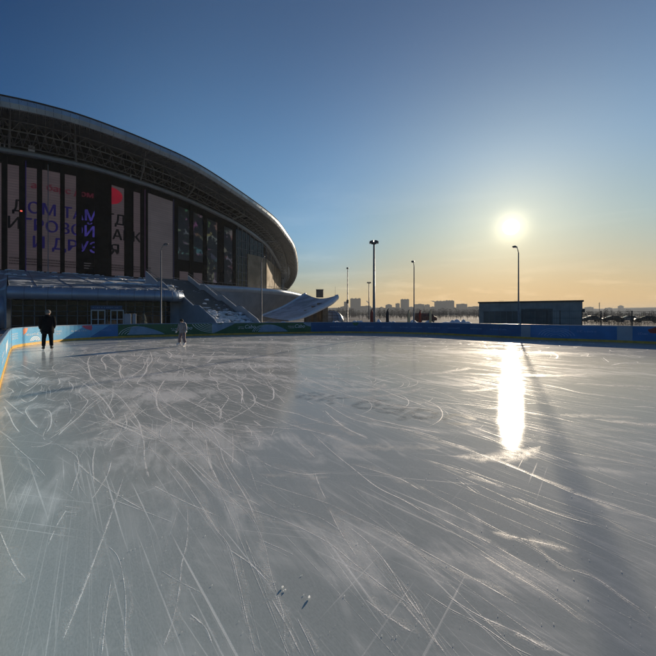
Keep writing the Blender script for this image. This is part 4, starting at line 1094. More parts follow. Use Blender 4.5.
tr.loft([lo_-outv*.5+Zv*.02, lo_+Zv*.06, lo_+outv*.25-Zv*th2*.4, lo_+outv*.12-Zv*th2*.85, lo_-outv*.6-Zv*th2, hi_+Zv*-1.4])
tr.build('ramp_edge', M['white'], rw, True)
MB().tube(hi_+Zv*.05, .28, 6).build('ramp_kerb', M['white'], rw, True)
for px, r0_, Y in ((306.5, 310, 66), (314, 306, 67), (320.5, 303, 68), (324.5, 304, 67)):
    p = P(px, r0_, Y); MB().box((p[0], p[1], p[2]/2), (.7 if px < 319 else 1.1, .7, p[2]), .5).build('ramp_pier', M['brownwall'], rw)
p = P(316, 312, 72); MB().box((p[0], p[1], p[2]/2), (3.6, .4, p[2]), .6).build('ramp_wall', M['brownwall'], rw)
bx = empty('plant_room', 'small dark box building standing on top of the curved ramp', 'plant room', (*P(319.8, 296.5, 82)[:2], P(319.8, 296.5, 82)[2]-.2))
MB().box((0, 0, .85), (1.62, 1.6, 1.7)).build('wall', M['brownwall'], bx); MB().box((0, 0, 1.74), (1.75, 1.75, .08)).build('roof', M['roofdark'], bx)
p = P(335.2, 295, 67); mp = MB(); mp.tube([(0, 0, -.4), (0, 0, 1.55)], .025, 5); mp.box((0, 0, 0), (.2, .2, .06))
tag(mp.build('mast', M['steel'], loc=p), 'thin bare mast at the raised tip of the curved ramp', 'mast')
# domed shelter
vt = empty('domed_shelter', 'low bluish domed shelter under the raised tip of the ramp', 'shelter', (*P(332, 315, 74)[:2], 0))
rings = []
for k in range(7):
    a = k/6*math.pi/2; rings.append([(2.5*math.cos(a)*math.cos(t), 2.5*math.cos(a)*math.sin(t), .02+2.55*math.sin(a)) for t in np.linspace(0, 2*math.pi, 25)[:-1]])
MB().ring(rings).build('shell', M['vault'], vt, True)
fr = MB()
for t in np.linspace(0, 2*math.pi, 13)[:-1]: fr.tube([(2.53*math.cos(a)*math.cos(t), 2.53*math.cos(a)*math.sin(t), .02+2.58*math.sin(a)) for a in np.linspace(0, math.pi/2, 8)], .035, 4)
for k in range(1, 5):
    a = k/5*math.pi/2; fr.tube([(2.53*math.cos(a)*math.cos(t), 2.53*math.cos(a)*math.sin(t), .02+2.58*math.sin(a)) for t in np.linspace(0, 2*math.pi, 25)], .03, 4)
fr.build('frame', M['dark_steel'], vt)

# ------------------------------------------------------------------ lamps and masts
def street_lamp(px, Y, h, label, arm=.55, camera=False):
    X = (px-CX)/F*Y; t = np.array([1-X, 17-Y]); rz = math.atan2(t[1], t[0])
    o = empty('street_lamp', label, 'street lamp', (X, Y, -.05), rz, 'street lamps around the rink')
    MB().tube([(0, 0, 0), (0, 0, .5), (0, 0, .52), (0, 0, h)], [.09, .09, .068, .042], 10).build('pole', M['steel'], o, True)
    MB().tube([(0, 0, h-.02), (.06, 0, h+.10), (arm*.5, 0, h+.30), (arm, 0, h+.36)], [.035, .035, .03, .03], 6).build('arm', M['steel'], o, True)
    hd = MB(); rings = []
    for x, w, u, d_ in ((0, .05, .04, .03), (.12, .11, .09, .06), (.40, .15, .10, .07), (.58, .12, .05, .05), (.64, .06, .02, .02)):
        rings.append([(arm-.05+x, w*math.cos(a), h+.36+.05*x+(u if math.sin(a) > 0 else d_)*math.sin(a)) for a in np.linspace(0, 2*math.pi, 13)[:-1]])
    h_o = hd.ring(rings).build('lamp_head', M['lampbody'], o, True)
    MB().box((arm+.27, 0, h+.315), (.34, .2, .03)).build('lens', M['lens'], h_o)
    if camera:
        MB().box((.12, 0, 3.25), (.28, .24, .42)).build('control_box', M['lampbody'], o)
    return o
street_lamp(161, 29.5, 6.95, 'slim street lamp standing in front of the stadium entrance glass')
street_lamp(261.5, 36, 6.95, 'thin street lamp in front of the sloping concrete bulge of the stadium')
street_lamp(347.5, 43, 6.75, 'street lamp with a dark box halfway up its pole, beside the tall far apartment block', camera=True)
street_lamp(414, 36, 6.5, 'street lamp between the tall floodlight mast and the low pavilion', arm=.5)
street_lamp(518.5, 28.6, 6.6, 'street lamp directly under the low sun, in front of the pavilion', arm=.35)
def flood_mast(px, Y, h, label):
    o = empty('floodlight_mast', label, 'floodlight mast', ((px-CX)/F*Y, Y, -.05), .3)
    MB().tube([(0, 0, 0), (0, 0, 1), (0, 0, h)], [.26, .24, .14], 12).build('pole', M['steel'], o, True)
    c = MB()
    c.tube([(.5*math.cos(a), .5*math.sin(a), h-.05) for a in np.linspace(0, 2*math.pi, 17)], .04, 5)
    for a in np.linspace(0, 2*math.pi, 5)[:-1]: c.tube([(0, 0, h-.35), (.5*math.cos(a), .5*math.sin(a), h-.05)], .04, 5)
    c.build('crown_ring', M['steel'], o)
    for k in range(8):
        a = 2*math.pi*k/8; x, y = .58*math.cos(a), .58*math.sin(a); ca, sa = math.cos(a), math.sin(a); f = MB(); rg = []
        for d, w, hh in ((-.12, .10, .10), (.0, .17, .15), (.16, .19, .17)):
            rg.append([(x+ca*d-sa*w*u, y+sa*d+ca*w*u, h+.16-d*.8+hh*v) for u, v in ((-1, -1), (1, -1), (1, 1), (-1, 1))])
        f.ring(rg); f.build('floodlight', M['lampbody'], o)
    return o
flood_mast(374, 60, 13.7, 'tall thick floodlight mast with a crown of lights, nearest of the two masts')
flood_mast(369, 134, 13.6, 'small distant floodlight mast just left of the thick mast')

# ------------------------------------------------------------------ people
def skin_body(name, verts, edges, m, parent=None, sub=2):
    """verts: list of (x, y, z, radius)"""
    me = bpy.data.meshes.new(name); me.from_pydata([v[:3] for v in verts], edges, []); me.update()
    o = bpy.data.objects.new(name, me); COL.objects.link(o)
    md = o.modifiers.new('skin', 'SKIN'); md.use_smooth_shade = True
    for i, v in enumerate(verts):
        r = v[3] if hasattr(v[3], '__len__') else (v[3], v[3]); me.skin_vertices[0].data[i].radius = r
        me.skin_vertices[0].data[i].use_root = (i == 0)
    sb = o.modifiers.new('subsurf', 'SUBSURF'); sb.levels = sub; sb.render_levels = sub
    dg = bpy.context.evaluated_depsgraph_get(); dg.update()
    me2 = bpy.data.meshes.new_from_object(o.evaluated_get(dg)); me2.materials.clear(); me2.materials.append(m)
    me2.polygons.foreach_set('use_smooth', [True]*len(me2.polygons))
    COL.objects.unlink(o); bpy.data.objects.remove(o); bpy.data.meshes.remove(me)
    o2 = bpy.data.objects.new(name, me2); COL.objects.link(o2)
    if parent: o2.parent = parent
    return o2
def body_graph(J):
    """joints -> skin graph with five fingers to each hand, face bumps"""
    V = []; E = []
    def add(p, r, par=None):
        V.append((*p, r)); i = len(V)-1
        if par is not None: E.append((par, i))
        return i
    pel = add(J['pelvis'], .125); wa = add(J['waist'], .12, pel); ch = add(J['chest'], .145, wa); nk = add(J['neck'], .058, ch)
    hd = np.array(J['head']); f = np.array(J['face']); f = f/np.linalg.norm(f)
    h1 = add(hd-np.array([0, 0, .06])*J['k'], .068*J['k'], nk); h2 = add(hd+np.array([0, 0, .02])*J['k'], .092*J['k'], h1); add(hd+np.array([0, 0, .10])*J['k'], .06*J['k'], h2)
    add(hd+f*.10*J['k']+np.array([0, 0, -.005]), .014*J['k'], h2)          # nose
    sd = np.array([-f[1], f[0], 0])
    for s in (-1, 1): add(hd+sd*s*.092*J['k'], .018*J['k'], h2)              # ears
    for s in ('l', 'r'):
        sh = add(J['sh_'+s], .062*J['k'], ch); el = add(J['el_'+s], .045*J['k'], sh); wr = add(J['wr_'+s], .030*J['k'], el)
        w = np.array(J['wr_'+s]); d = w-np.array(J['el_'+s]); d /= np.linalg.norm(d); side = np.cross(d, f); side /= max(1e-6, np.linalg.norm(side))
        palm = w+d*.065*J['k']; pm = add(palm, (.036*J['k'], .02*J['k']), wr)
        for j, (o_, ln) in enumerate(((-.027, .07), (-.009, .085), (.009, .08), (.027, .062))):
            fwd = np.cross(side, d); a = palm+side*0+fwd*0+f*o_*J['k']*1.0
            p1 = add(a+d*.035*J['k'], .0095*J['k'], pm); add(a+d*(.035+ln*.5)*J['k']+np.array([0, 0, 0]), .0085*J['k'], p1)
        th_ = add(w+d*.035*J['k']+f*.038*J['k'], .011*J['k'], pm); add(w+d*.085*J['k']+f*.055*J['k'], .009*J['k'], th_)
        hp = add(J['hip_'+s], .098*J['k'], pel); kn = add(J['kn_'+s], .062*J['k'], hp); an = add(J['an_'+s], .042*J['k'], kn)
        he = add(J['toe_'+s], .038*J['k'], an)
    return V, E
def tube_cloth(mb, pts, rad, n=14):
    mb.tube(pts, rad, n); return mb
def ell(c, rx, ry, n=18, rot=0, wob=0, rng=None):
    return [(c[0]+rx*math.cos(a)*math.cos(rot)-ry*math.sin(a)*math.sin(rot), c[1]+rx*math.cos(a)*math.sin(rot)+ry*math.sin(a)*math.cos(rot), c[2]+(rng.uniform(-wob, wob) if rng else 0)) for a in np.linspace(0, 2*math.pi, n+1)[:-1]]
def skates(o, J, m, side_dir, k=1.0):
    for s in ('l', 'r'):
        a = np.array(J['an_'+s]); t = np.array(J['toe_'+s]); d = t-a; d[2] = 0; d /= np.linalg.norm(d); sd = np.array([-d[1], d[0], 0])
        b = MB(); z0 = .075*k; rg = []
        def loop(x, w, zl, zh): 
            c = a+d*x; return [tuple(np.array([c[0], c[1], 0])+sd*w*u+Zv*z) for u, z in ((-1, zl), (1, zl), (1.05, (zl+zh)/2), (.7, zh), (-.7, zh), (-1.05, (zl+zh)/2))]
        for x, w, zl, zh in ((-.075*k, .03*k, z0, z0+.15*k), (-.05*k, .042*k, z0, z0+.22*k), (.03*k, .042*k, z0, z0+.22*k), (.07*k, .042*k, z0, z0+.11*k), (.15*k, .045*k, z0, z0+.08*k), (.20*k, .03*k, z0+.005, z0+.05*k)): rg.append(loop(x, w, zl, zh))
        bo = b.ring(rg).build('skate_boot', m, o, True)
        bl_ = MB(); c = a+d*.06*k; bl_.box((c[0], c[1], .022*k), (.29*k, .005, .044*k), math.atan2(d[1], d[0]))
        for x in (-.04, .13):
            q = a+d*x*k; bl_.box((q[0], q[1], .058*k), (.05*k, .022*k, .036*k), math.atan2(d[1], d[0]))
        bl_.build('blade', M['blade'], bo)

# man in black, standing with his back to the camera, face turned to the right
def man():
    p = G(47.6, 350.2)
    o = empty('person', 'skater in long black padded coat and grey cap standing by the pale blue boards', 'person', (p[0], p[1], 0), R(38))
    J = dict(k=1.0, pelvis=(0, 0, .98), waist=(0, -.005, 1.12), chest=(0, 0, 1.36), neck=(.005, .02, 1.56), head=(.015, .035, 1.695), face=(.85, .50, -.1),
             sh_l=(-.20, 0, 1.49), el_l=(-.285, -.01, 1.20), wr_l=(-.275, .06, .97), sh_r=(.20, 0, 1.49), el_r=(.27, -.02, 1.21), wr_r=(.235, .05, .98),
             hip_l=(-.10, 0, .94), kn_l=(-.145, .01, .53), an_l=(-.155, -.02, .17), toe_l=(-.185, .11, .10), hip_r=(.10, 0, .94), kn_r=(.14, .01, .53), an_r=(.15, -.02, .17), toe_r=(.185, .11, .10))
    V, E = body_graph(J); skin_body('body', V, E, M['skin'], o)
    r_ = random.Random(2); mb = MB()
    mb.ring([ell((0, 0, .76), .255, .185, wob=.012, rng=r_), ell((0, 0, .80), .262, .19), ell((0, .0, .95), .255, .185), ell((0, 0, 1.10), .245, .175), ell((0, 0, 1.28), .255, .175),
             ell((0, 0, 1.42), .255, .165), ell((0, .0, 1.50), .215, .135), ell((.0, .01, 1.56), .11, .10), ell((.005, .02, 1.615), .085, .085), ell((.005, .02, 1.62), .06, .06)])
    for s, sg_ in (('l', -1), ('r', 1)):
        a, b_, c = (np.array(J[q+s]) for q in ('sh_', 'el_', 'wr_'))
        mb.tube([a+np.array([-sg_*.05, 0, .0]), a+np.array([sg_*.02, 0, -.02]), (a+b_)/2, b_, (b_+c)/2, c+np.array([0, 0, .02]), c], [.085, .098, .088, .080, .072, .060, .05], 14)
    mb.build('coat', M['cloth'], o, True)
    mb = MB(); mb.ring([ell((0, 0, .74), .15, .12), ell((0, 0, .96), .17, .135)])
    for s in ('l', 'r'):
        a, b_, c = (np.array(J[q+s]) for q in ('hip_', 'kn_', 'an_'))
        mb.tube([a+Zv*.02, (a+b_)/2, b_, (b_+c)/2, c+Zv*.08, c+Zv*.03], [.115, .102, .085, .080, .078, .07], 12)
    mb.build('trousers', M['trouser'], o, True)
    h = np.array(J['head']); mb = MB()
    mb.ring([ell(h-Zv*.02, .105, .115), ell(h+Zv*.01, .115, .125), ell(h+Zv*.07, .113, .122), ell(h+Zv*.12, .085, .095), ell(h+Zv*.145, .035, .035)]); mb.build('cap', M['capgrey'], o, True)
    skates(o, J, M['bootblack'], None)
    o.scale = (.93, .95, 1.0)
    return o
man()
def child():
    p = G(182.6, 345.9)
    o = empty('person', 'young skater in grey ski suit, dark hat and white skates looking down', 'person', (p[0], p[1], 0), R(-20))
    k = .80
    J = dict(k=k, pelvis=(0, .0, .76), waist=(0, -.0, .87), chest=(0, -.02, 1.04), neck=(0, -.05, 1.19), head=(0, -.085, 1.29), face=(0, -.8, -.55),
             sh_l=(-.155, -.02, 1.13), el_l=(-.235, -.03, .93), wr_l=(-.295, -.09, .77), sh_r=(.155, -.02, 1.13), el_r=(.235, -.03, .93), wr_r=(.30, -.09, .78),
             hip_l=(-.08, 0, .72), kn_l=(-.15, -.04, .42), an_l=(-.20, .0, .15), toe_l=(-.25, -.10, .08), hip_r=(.08, 0, .72), kn_r=(.12, -.04, .42), an_r=(.15, .0, .15), toe_r=(.17, -.11, .08))
    V, E = body_graph(J); skin_body('body', V, E, M['skin'], o)
    r_ = random.Random(5); mb = MB()
    mb.ring([ell((0, 0, .66), .17, .14, wob=.008, rng=r_), ell((0, 0, .72), .185, .15), ell((0, 0, .86), .18, .145), ell((0, -.01, 1.0), .19, .15), ell((0, -.02, 1.10), .185, .14), ell((0, -.03, 1.17), .13, .11), ell((0, -.04, 1.215), .075, .075), ell((0, -.05, 1.22), .05, .05)])
    for s, sg_ in (('l', -1), ('r', 1)):
        a, b_, c = (np.array(J[q+s]) for q in ('sh_', 'el_', 'wr_'))
        mb.tube([a+np.array([-sg_*.04, 0, 0]), a+np.array([sg_*.015, 0, -.015]), (a+b_)/2, b_, (b_+c)/2, c], [.068, .076, .070, .064, .056, .046], 12)
    mb.build('jacket', M['greycloth'], o, True)
    hdm = MB(); hdm.ring([ell((.02, .06, 1.07), .10, .05), ell((.02, .075, 1.13), .125, .065), ell((.01, .06, 1.20), .11, .06), ell((0, .04, 1.24), .06, .03)]); hdm.build('hood', M['boot'], o, True)
    mb = MB(); mb.ring([ell((0, 0, .62), .13, .11), ell((0, 0, .76), .155, .13)])
    for s in ('l', 'r'):
        a, b_, c = (np.array(J[q+s]) for q in ('hip_', 'kn_', 'an_'))
        mb.tube([a+Zv*.02, (a+b_)/2, b_, (b_+c)/2, c+Zv*.07, c+Zv*.03], [.098, .092, .082, .080, .082, .07], 12)
    mb.build('trousers', M['mauvecloth'], o, True)
    gl = MB()
    for s in ('l', 'r'):
        e_, w = np.array(J['el_'+s]), np.array(J['wr_'+s]); d = (w-e_)/np.linalg.norm(w-e_); gl.tube([w-d*.02, w+d*.02, w+d*.07, w+d*.10], [.035, .042, .040, .022], 10)
    gl.build('gloves', M['boot'], o, True)
    h = np.array(J['head']); mb = MB()
    mb.ring([ell(h+np.array([0, .02, -.03]), .078, .082), ell(h+np.array([0, .02, .0]), .088, .096), ell(h+np.array([0, .01, .05]), .086, .094), ell(h+np.array([0, 0, .09]), .065, .07), ell(h+np.array([0, 0, .11]), .025, .025)]); mb.build('hat', M['blackhair'], o, True)
    skates(o, J, M['boot'], None, .82)
    return o
child()

# ------------------------------------------------------------------ pavilion
pv = empty('pavilion', 'long low grey pavilion with flat dark roof behind the blue boards', 'pavilion')
a, b_ = P(479, 302, 46), P(582.5, 299.6, 40.5); d = (b_-a)[:2]; L = np.linalg.norm(d); d /= L; pn = np.array([d[1], -d[0]]); pr_ = math.atan2(d[1], d[0]); HP = 3.22
def pvp(u, off, z): q = a[:2]+d*u+pn*off; return (q[0], q[1], z)
def pbox(u0, u1, z0, z1, o0, o1): c = pvp((u0+u1)/2, (o0+o1)/2, (z0+z1)/2); mb = MB(); mb.box(c, (u1-u0, abs(o1-o0), z1-z0), pr_); return mb
pbox(0, L, -.05, HP-.12, -6, 0).build('wall', M['pavwall'], pv)
rf = pbox(-.12, L+.12, HP-.12, HP+.05, -6.15, .15).build('roof', M['roofdark'], pv)
for u in (2.4, 4.2):
    mb = MB()
    for s in (-.12, 0, .12): mb.tube([pvp(u+s, -2, HP+.05), pvp(u+s*2, -2, HP+.32)], .012, 4)
    mb.build('roof_vent', M['steel'], rf)
pbox(.55, 4.6, .0, 2.05, .0, .03).build('shutter', M['pavdark'], pv)
pbox(4.75, 8.0, .0, 2.35, .0, .025).build('shutter', M['pavdark'], pv)
dr_ = MB()
for u in (.55, 1.2, 1.85, 2.5, 3.15, 3.8, 4.55, 6.2, 7.95): dr_.box(pvp(u, .05, 1.05), (.05, .04, 2.1), pr_)
for z in (.9, 2.06): dr_.box(pvp(2.55, .05, z), (4.0, .04, .05), pr_)
dr_.build('shutter_frame', M['mullion'], pv)
for u in (.42, 5.0): pbox(u, u+.14, 2.3, 2.42, 0, .2).build('wall_lamp', M['lens'], pv)
pbox(L-.05, L+.25, 1.9, 2.3, -.6, -.2).build('loudspeaker', M['dark_steel'], pv)
jm = MB()
for u in np.arange(1.2, L, 1.2): jm.box(pvp(u, .004, HP/2), (.018, .01, HP-.3), pr_)
jm.build('panel_joints', M['pavdark'], pv)

# ------------------------------------------------------------------ mesh fence right of the pavilion
fc = empty('mesh_fence', 'dark wire mesh fence on square posts to the right of the pavilion', 'fence')
fp_ = [P(x, 311, Y) for x, Y in ((583, 43), (601, 41.5), (632, 39.5), (664, 37.5), (700, 35.5), (740, 33.5))]
for q in fp_[1:]:
    MB().box((q[0], q[1], 1.02), (.09, .09, 2.1)).build('post', M['dark_steel'], fc)
for q0, q1 in zip(fp_[:-1], fp_[1:]):
    mb = MB(); dd = q1-q0; n_ = int(np.linalg.norm(dd[:2])/.16)
    for i in range(1, n_): q = q0+dd*i/n_; mb.tube([(q[0], q[1], .06), (q[0], q[1], 1.98)], .007, 4)
    for z in np.linspace(.08, 1.96, 9): mb.tube([(q0[0], q0[1], z), (q1[0], q1[1], z)], .007 if .1 < z < 1.9 else .016, 4)
    mb.build('mesh_panel', M['dark_steel'], fc)
# the same wire fence seen in front of the pavilion
fc2 = empty('mesh_fence', 'see-through wire fence standing in front of the pavilion wall', 'fence')
fq = [P(x, 311, Y) for x, Y in ((522, 37.2), (547, 36.4), (560, 36), (582, 35.3))]
for q in fq: MB().box((q[0], q[1], 1.02), (.06, .06, 2.1)).build('post', M['dark_steel'], fc2)
for q0, q1 in zip(fq[:-1], fq[1:]):
    mb = MB(); dd = q1-q0; n_ = int(np.linalg.norm(dd[:2])/.16)
    for i in range(1, n_): q = q0+dd*i/n_; mb.tube([(q[0], q[1], .06), (q[0], q[1], 2.0)], .006, 4)
    for z in (.1, .7, 1.3, 2.0): mb.tube([(q0[0], q0[1], z), (q1[0], q1[1], z)], .012, 4)
    mb.build('mesh_panel', M['dark_steel'], fc2)

hg = empty('hedge', 'low leafless hedge running behind the wire mesh fence', 'hedge'); r_ = random.Random(21)
ha, hb = P(584, 319, 62), P(705, 319, 50); lv = MB(); st_ = MB()
for k in range(4600):
    q = ha+(hb-ha)*r_.random(); q[2] = r_.uniform(.1, 1.3)+.12*math.sin(q[0]*1.3); q[1] += r_.gauss(0, .3); u = np.array([r_.uniform(-1, 1), r_.uniform(-1, 1), r_.uniform(0, 1)])*.09; v = np.array([r_.uniform(-1, 1), r_.uniform(-1, 1), r_.uniform(-.5, .5)])*.035
    lv.add([q-u, q+v, q+u, q-v], [(0, 1, 2, 3)])
for k in range(160):
    q = ha+(hb-ha)*r_.random(); st_.tube([(q[0], q[1], -.06), (q[0]+r_.uniform(-.1, .1), q[1], .8)], .014, 4)
lv.build('foliage', M['twig'], hg); st_.build('stems', M['bark'], hg)

# ------------------------------------------------------------------ feather flags, snow banks, small things behind the boards
def flag(px, Y, h, m, label, lean=1):
    o = empty('feather_flag', label, 'feather flag', ((px-CX)/F*Y, Y, 0), rnd.uniform(-.3, .3), 'feather flags behind the boards')
    pole = [(0, 0, 0), (0, 0, h*.55), (.04*lean, 0, h*.8), (.16*lean, 0, h*.95), (.34*lean, 0, h)]
    pc = cr(pole, 4); MB().tube(pc, .018, 6).build('pole', M['dark_steel'], o)
    mb = MB(); rows = []
    for i, q in enumerate(pc):
        if q[2] < h*.22: continue
        t = (q[2]-h*.22)/(h*.78); wd = .34*(1-.25*t) if t < .75 else .34*.81*(1-(t-.75)/.27)
        rows.append([tuple(q+np.array([.02*lean+wd*u*lean, .05*math.sin(3*u+4*t), -.05*u])) for u in np.linspace(0, 1, 5)])
    mb.loft(rows); o2 = mb.build('sail', m, o, True)
    sd_ = o2.modifiers.new('thickness', 'SOLIDIFY'); sd_.thickness = .008
    return o
flag(370.3, 41, 2.35, M['flagred'], 'red feather flag just left of the thick floodlight mast', -1 if False else 1)
flag(386, 41, 2.35, M['flagdark'], 'dark red-edged feather flag right of the thick floodlight mast', 1)
flag(407.5, 42, 2.25, M['flagbeige'], 'beige feather flag left of the street lamp pole', 1)
flag(418.5, 44, 2.2, M['flagred'], 'red feather flag between the two beige flags', 1)
flag(429, 43, 2.3, M['flagbeige'], 'beige feather flag beside the red van', 1)
def snowbank(px0, px1, Y, h, label, seed):
    r_ = random.Random(seed); x0, x1 = (px0-CX)/F*Y, (px1-CX)/F*Y; L = x1-x0; n = max(12, int(L/.18)); rows = []
    bumps = [(r_.uniform(.05, .95)*L, r_.uniform(.35, 1.1), r_.uniform(.35, 1.0), r_.uniform(-.5, .5)) for _ in range(max(4, int(L/.9)))]
    for u in np.linspace(-1.1, 1.1, 12):
        row = []
        for i in range(n):
            x = L*i/(n-1); e = min(1, 4*x/L, 4*(1-x/L))
            z = max(.38*max(0, 1-abs(u))**.6, max(a*math.exp(-((x-c)/w)**2-((u-o_)/.5)**2) for c, w, a, o_ in bumps))*h*e*max(0, 1-u*u/1.15)**.5+r_.uniform(-.025, .025)
            row.append((x0+x, Y+u*h*1.4, -.07 if abs(u) > 1.05 else max(-.07, z-.03)))
        rows.append(row)
    o = MB().loft(rows).build('snow_bank', M['snow'], None, True); return tag(o, label, 'snow bank', 'snow banks behind the boards')
snowbank(329, 345, 52, 1.05, 'low snow bank under the domed shelter, left of the lamp with a box', 1)
snowbank(347, 366, 56, 1.15, 'snow bank between the lamp with a box and the small distant mast', 2)
snowbank(370, 400, 60, 1.0, 'long low snow bank at the foot of the thick floodlight mast', 3)
snowbank(403, 436, 62, 1.0, 'snow bank below the beige and red feather flags', 4)
snowbank(436, 472, 66, 1.1, 'long snow bank left of the pavilion', 5)
snowbank(12, 62, 25.2, 1.12, 'grey snow bank heaped behind the sunlit pale boards', 6)
snowbank(66, 100, 27.2, 1.13, 'snow bank heaped in front of the entrance doors', 7)
snowbank(262, 296, 54, 1.15, 'snow bank at the foot of the curved ramp', 8)
# little fir and white bollards by the lobby
ft = empty('fir_tree', 'small snowy fir tree in front of the lobby glass', 'fir tree', (*P(143.5, 315, 33)[:2], 0))
MB().tube([(0, 0, 0), (0, 0, 1.5)], [.05, .015], 6).build('trunk', M['bark'], ft)
cw = MB(); r_ = random.Random(6)
for _ in range(420):
    z = r_.uniform(.25, 1.75); rad = .55*(1-z/1.8)*r_.uniform(.3, 1); a = r_.uniform(0, 6.28); q = np.array([rad*math.cos(a), rad*math.sin(a), z]); d_ = np.array([math.cos(a), math.sin(a), -.4])*.14; e_ = np.array([-math.sin(a), math.cos(a), .2])*.035
    cw.add([q-d_*.3, q+e_, q+d_, q-e_], [(0, 1, 2, 3)])
cw.build('crown', mat('fir_needles_frosted', (.16, .20, .19), .8, 0, .5, 6), ft)
for px, lab in ((126.3, 'white banner post nearest the entrance doors'), (129.6, 'white banner post in the middle of the three before the lobby'), (134.6, 'white banner post nearest the small fir tree')):
    o = empty('banner_post', lab, 'banner post', (*P(px, 315, 37)[:2], 0), 0, 'white banner posts before the lobby')
    MB().tube([(0, 0, 0), (0, 0, 1.75)], .03, 6).build('pole', M['steel'], o); bevel(MB().box((0, -.05, 1.0), (.36, .04, 1.45)).build('banner', M['boardgrey'], o), .01)

# vehicles
def car(px, Y, rz, paint, label, van=False):
    o = empty('parked_van' if van else 'parked_car', label, 'van' if van else 'car', ((px-CX)/F*Y, Y, -.05), rz, 'vehicles parked behind the rink')
    Lc, Wc, Hc = (5.2, 1.95, 2.1) if van else (4.4, 1.76, 1.46)
    if van: pr = [(-2.6, .35), (-2.6, 1.5), (-2.5, 2.05), (1.1, 2.1), (1.75, 1.45), (2.5, 1.15), (2.6, .75), (2.55, .35)]
    else: pr = [(-2.2, .35), (-2.22, .75), (-2.1, .98), (-1.5, 1.02), (-1.0, 1.42), (.35, 1.46), (1.15, 1.0), (2.05, .85), (2.2, .6), (2.15, .32)]
    mb = MB(); rows = []
    for y, s in ((-Wc/2, .97), (-Wc/2+.07, 1.0), (Wc/2-.07, 1.0), (Wc/2, .97)):
        rows.append([(x*s, y*(1-.12*max(0, (z-1.0)))/1, z) for x, z in pr])
    mb.loft([r_+[r_[0]] for r_ in rows]); k = len(pr)
    mb.add(rows[0], [tuple(range(k))]); mb.add(rows[-1], [tuple(reversed(range(k)))])
    bevel(mb.build('body', paint, o), .04)
    zg0, zg1 = (1.4, 1.95) if van else (1.0, 1.38)
    for s in (-1, 1):
        gz = MB()
        if van: gz.hexa([(.2, s*(Wc/2-.04), zg0), (1.6, s*(Wc/2-.04), zg0), (1.6, s*(Wc/2+.012), zg0), (.2, s*(Wc/2+.012), zg0), (.2, s*(Wc/2-.16), zg1), (1.05, s*(Wc/2-.16), zg1), (1.05, s*(Wc/2-.085), zg1), (.2, s*(Wc/2-.085), zg1)])
        else: gz.hexa([(-1.35, s*(Wc/2-.04), zg0+.03), (.95, s*(Wc/2-.04), zg0+.03), (.95, s*(Wc/2+.006), zg0+.03), (-1.35, s*(Wc/2+.006), zg0+.03), (-.9, s*(Wc/2-.14), zg1), (.35, s*(Wc/2-.14), zg1), (.35, s*(Wc/2-.035), zg1), (-.9, s*(Wc/2-.035), zg1)])
        gz.build('side_window', M['glass'], o)
    if not van:
        MB().add([(.42, -.72, 1.44), (.42, .72, 1.44), (1.16, .78, 1.03), (1.16, -.78, 1.03)], [(0, 1, 2, 3)]).build('windscreen', M['glass'], o); MB().add([(-1.02, -.72, 1.435), (-1.52, -.78, 1.04), (-1.52, .78, 1.04), (-1.02, .72, 1.435)], [(0, 1, 2, 3)]).build('rear_window', M['glass'], o)
    else: MB().add([(1.16, -.8, 2.06), (1.16, .8, 2.06), (1.80, .86, 1.45), (1.80, -.86, 1.45)], [(0, 1, 2, 3)]).build('windscreen', M['glass'], o)
    for x in (-Lc*.30, Lc*.31):
        for s in (-1, 1):
            w = MB(); w.tube([(x, s*(Wc/2-.2), .33), (x, s*(Wc/2-.18), .33), (x, s*(Wc/2+.0), .33), (x, s*(Wc/2+.02), .33)], [.29, .33, .33, .29], 18); wo = w.build('wheel', M['rubber'], o, True)
            MB().tube([(x, s*(Wc/2+.0), .33), (x, s*(Wc/2+.03), .33)], [.2, .19], 12).build('rim', M['steel'], wo)
    for s in (-1, 1): MB().box(((2.52 if van else 2.12), s*.62, .72), (.12, .34, .14)).build('headlight', M['lens'], o)
    return o
car(425, 84, .25, M['carred'], 'dark red van parked between the two beige feather flags', True)
car(591, 92, 2.9, M['carsilver'], 'silver car parked behind the wire mesh fence, beside the pavilion')
car(612, 88, 2.8, M['cardark'], 'dark car parked behind the fence, second from the pavilion')
car(628.5, 90, 2.7, M['carwhite'], 'white car parked behind a fence post near the right edge')
car(647, 80, 2.6, M['cardark'], 'dark car parked behind the fence at the right edge')

# ------------------------------------------------------------------ trees, city, smoke
def wood(name, px0, px1, Y0, Y1, n, h0, h1, seed):
    r_ = random.Random(seed); mb = MB()
    for _ in range(n):
        Y = r_.uniform(Y0, Y1); X = (r_.uniform(px0, px1)-CX)/F*Y; h = r_.uniform(h0, h1); cw_ = h*r_.uniform(.22, .36)
        mb.tube([(X, Y, -.1), (X+r_.uniform(-.2, .2), Y, h*.7)], [.02*h, .008*h], 4, False)
        for _k in range(70):
            a = r_.uniform(0, 6.28); t = r_.random()**.6; z = h*(.28+.72*r_.random()); rr_ = cw_*t*math.sin(math.pi*min(1, max(.08, (z/h-.2)/.85)))**.6
            q = np.array([X+rr_*math.cos(a), Y+rr_*math.sin(a), z]); u = np.array([r_.uniform(-1, 1), r_.uniform(-1, 1), r_.uniform(.2, 1)])*h*.055; v = np.array([r_.uniform(-1, 1), r_.uniform(-1, 1), r_.uniform(-.4, .4)])*h*.028
            mb.add([q-u, q+v, q+u, q-v], [(0, 1, 2, 3)])
    return tag(mb.build(name, M['twig']), kind='stuff')
wood('far_wood', 326, 482, 330, 760, 620, 4, 9.0, 1)
wood('far_wood', 575, 700, 110, 400, 520, 1.4, 3.4, 2)
wood('far_wood', 326, 482, 120, 330, 520, .9, 2.5, 7)
wood('hillside_wood', 560, 720, 1650, 1900, 170, 10, 20, 3)
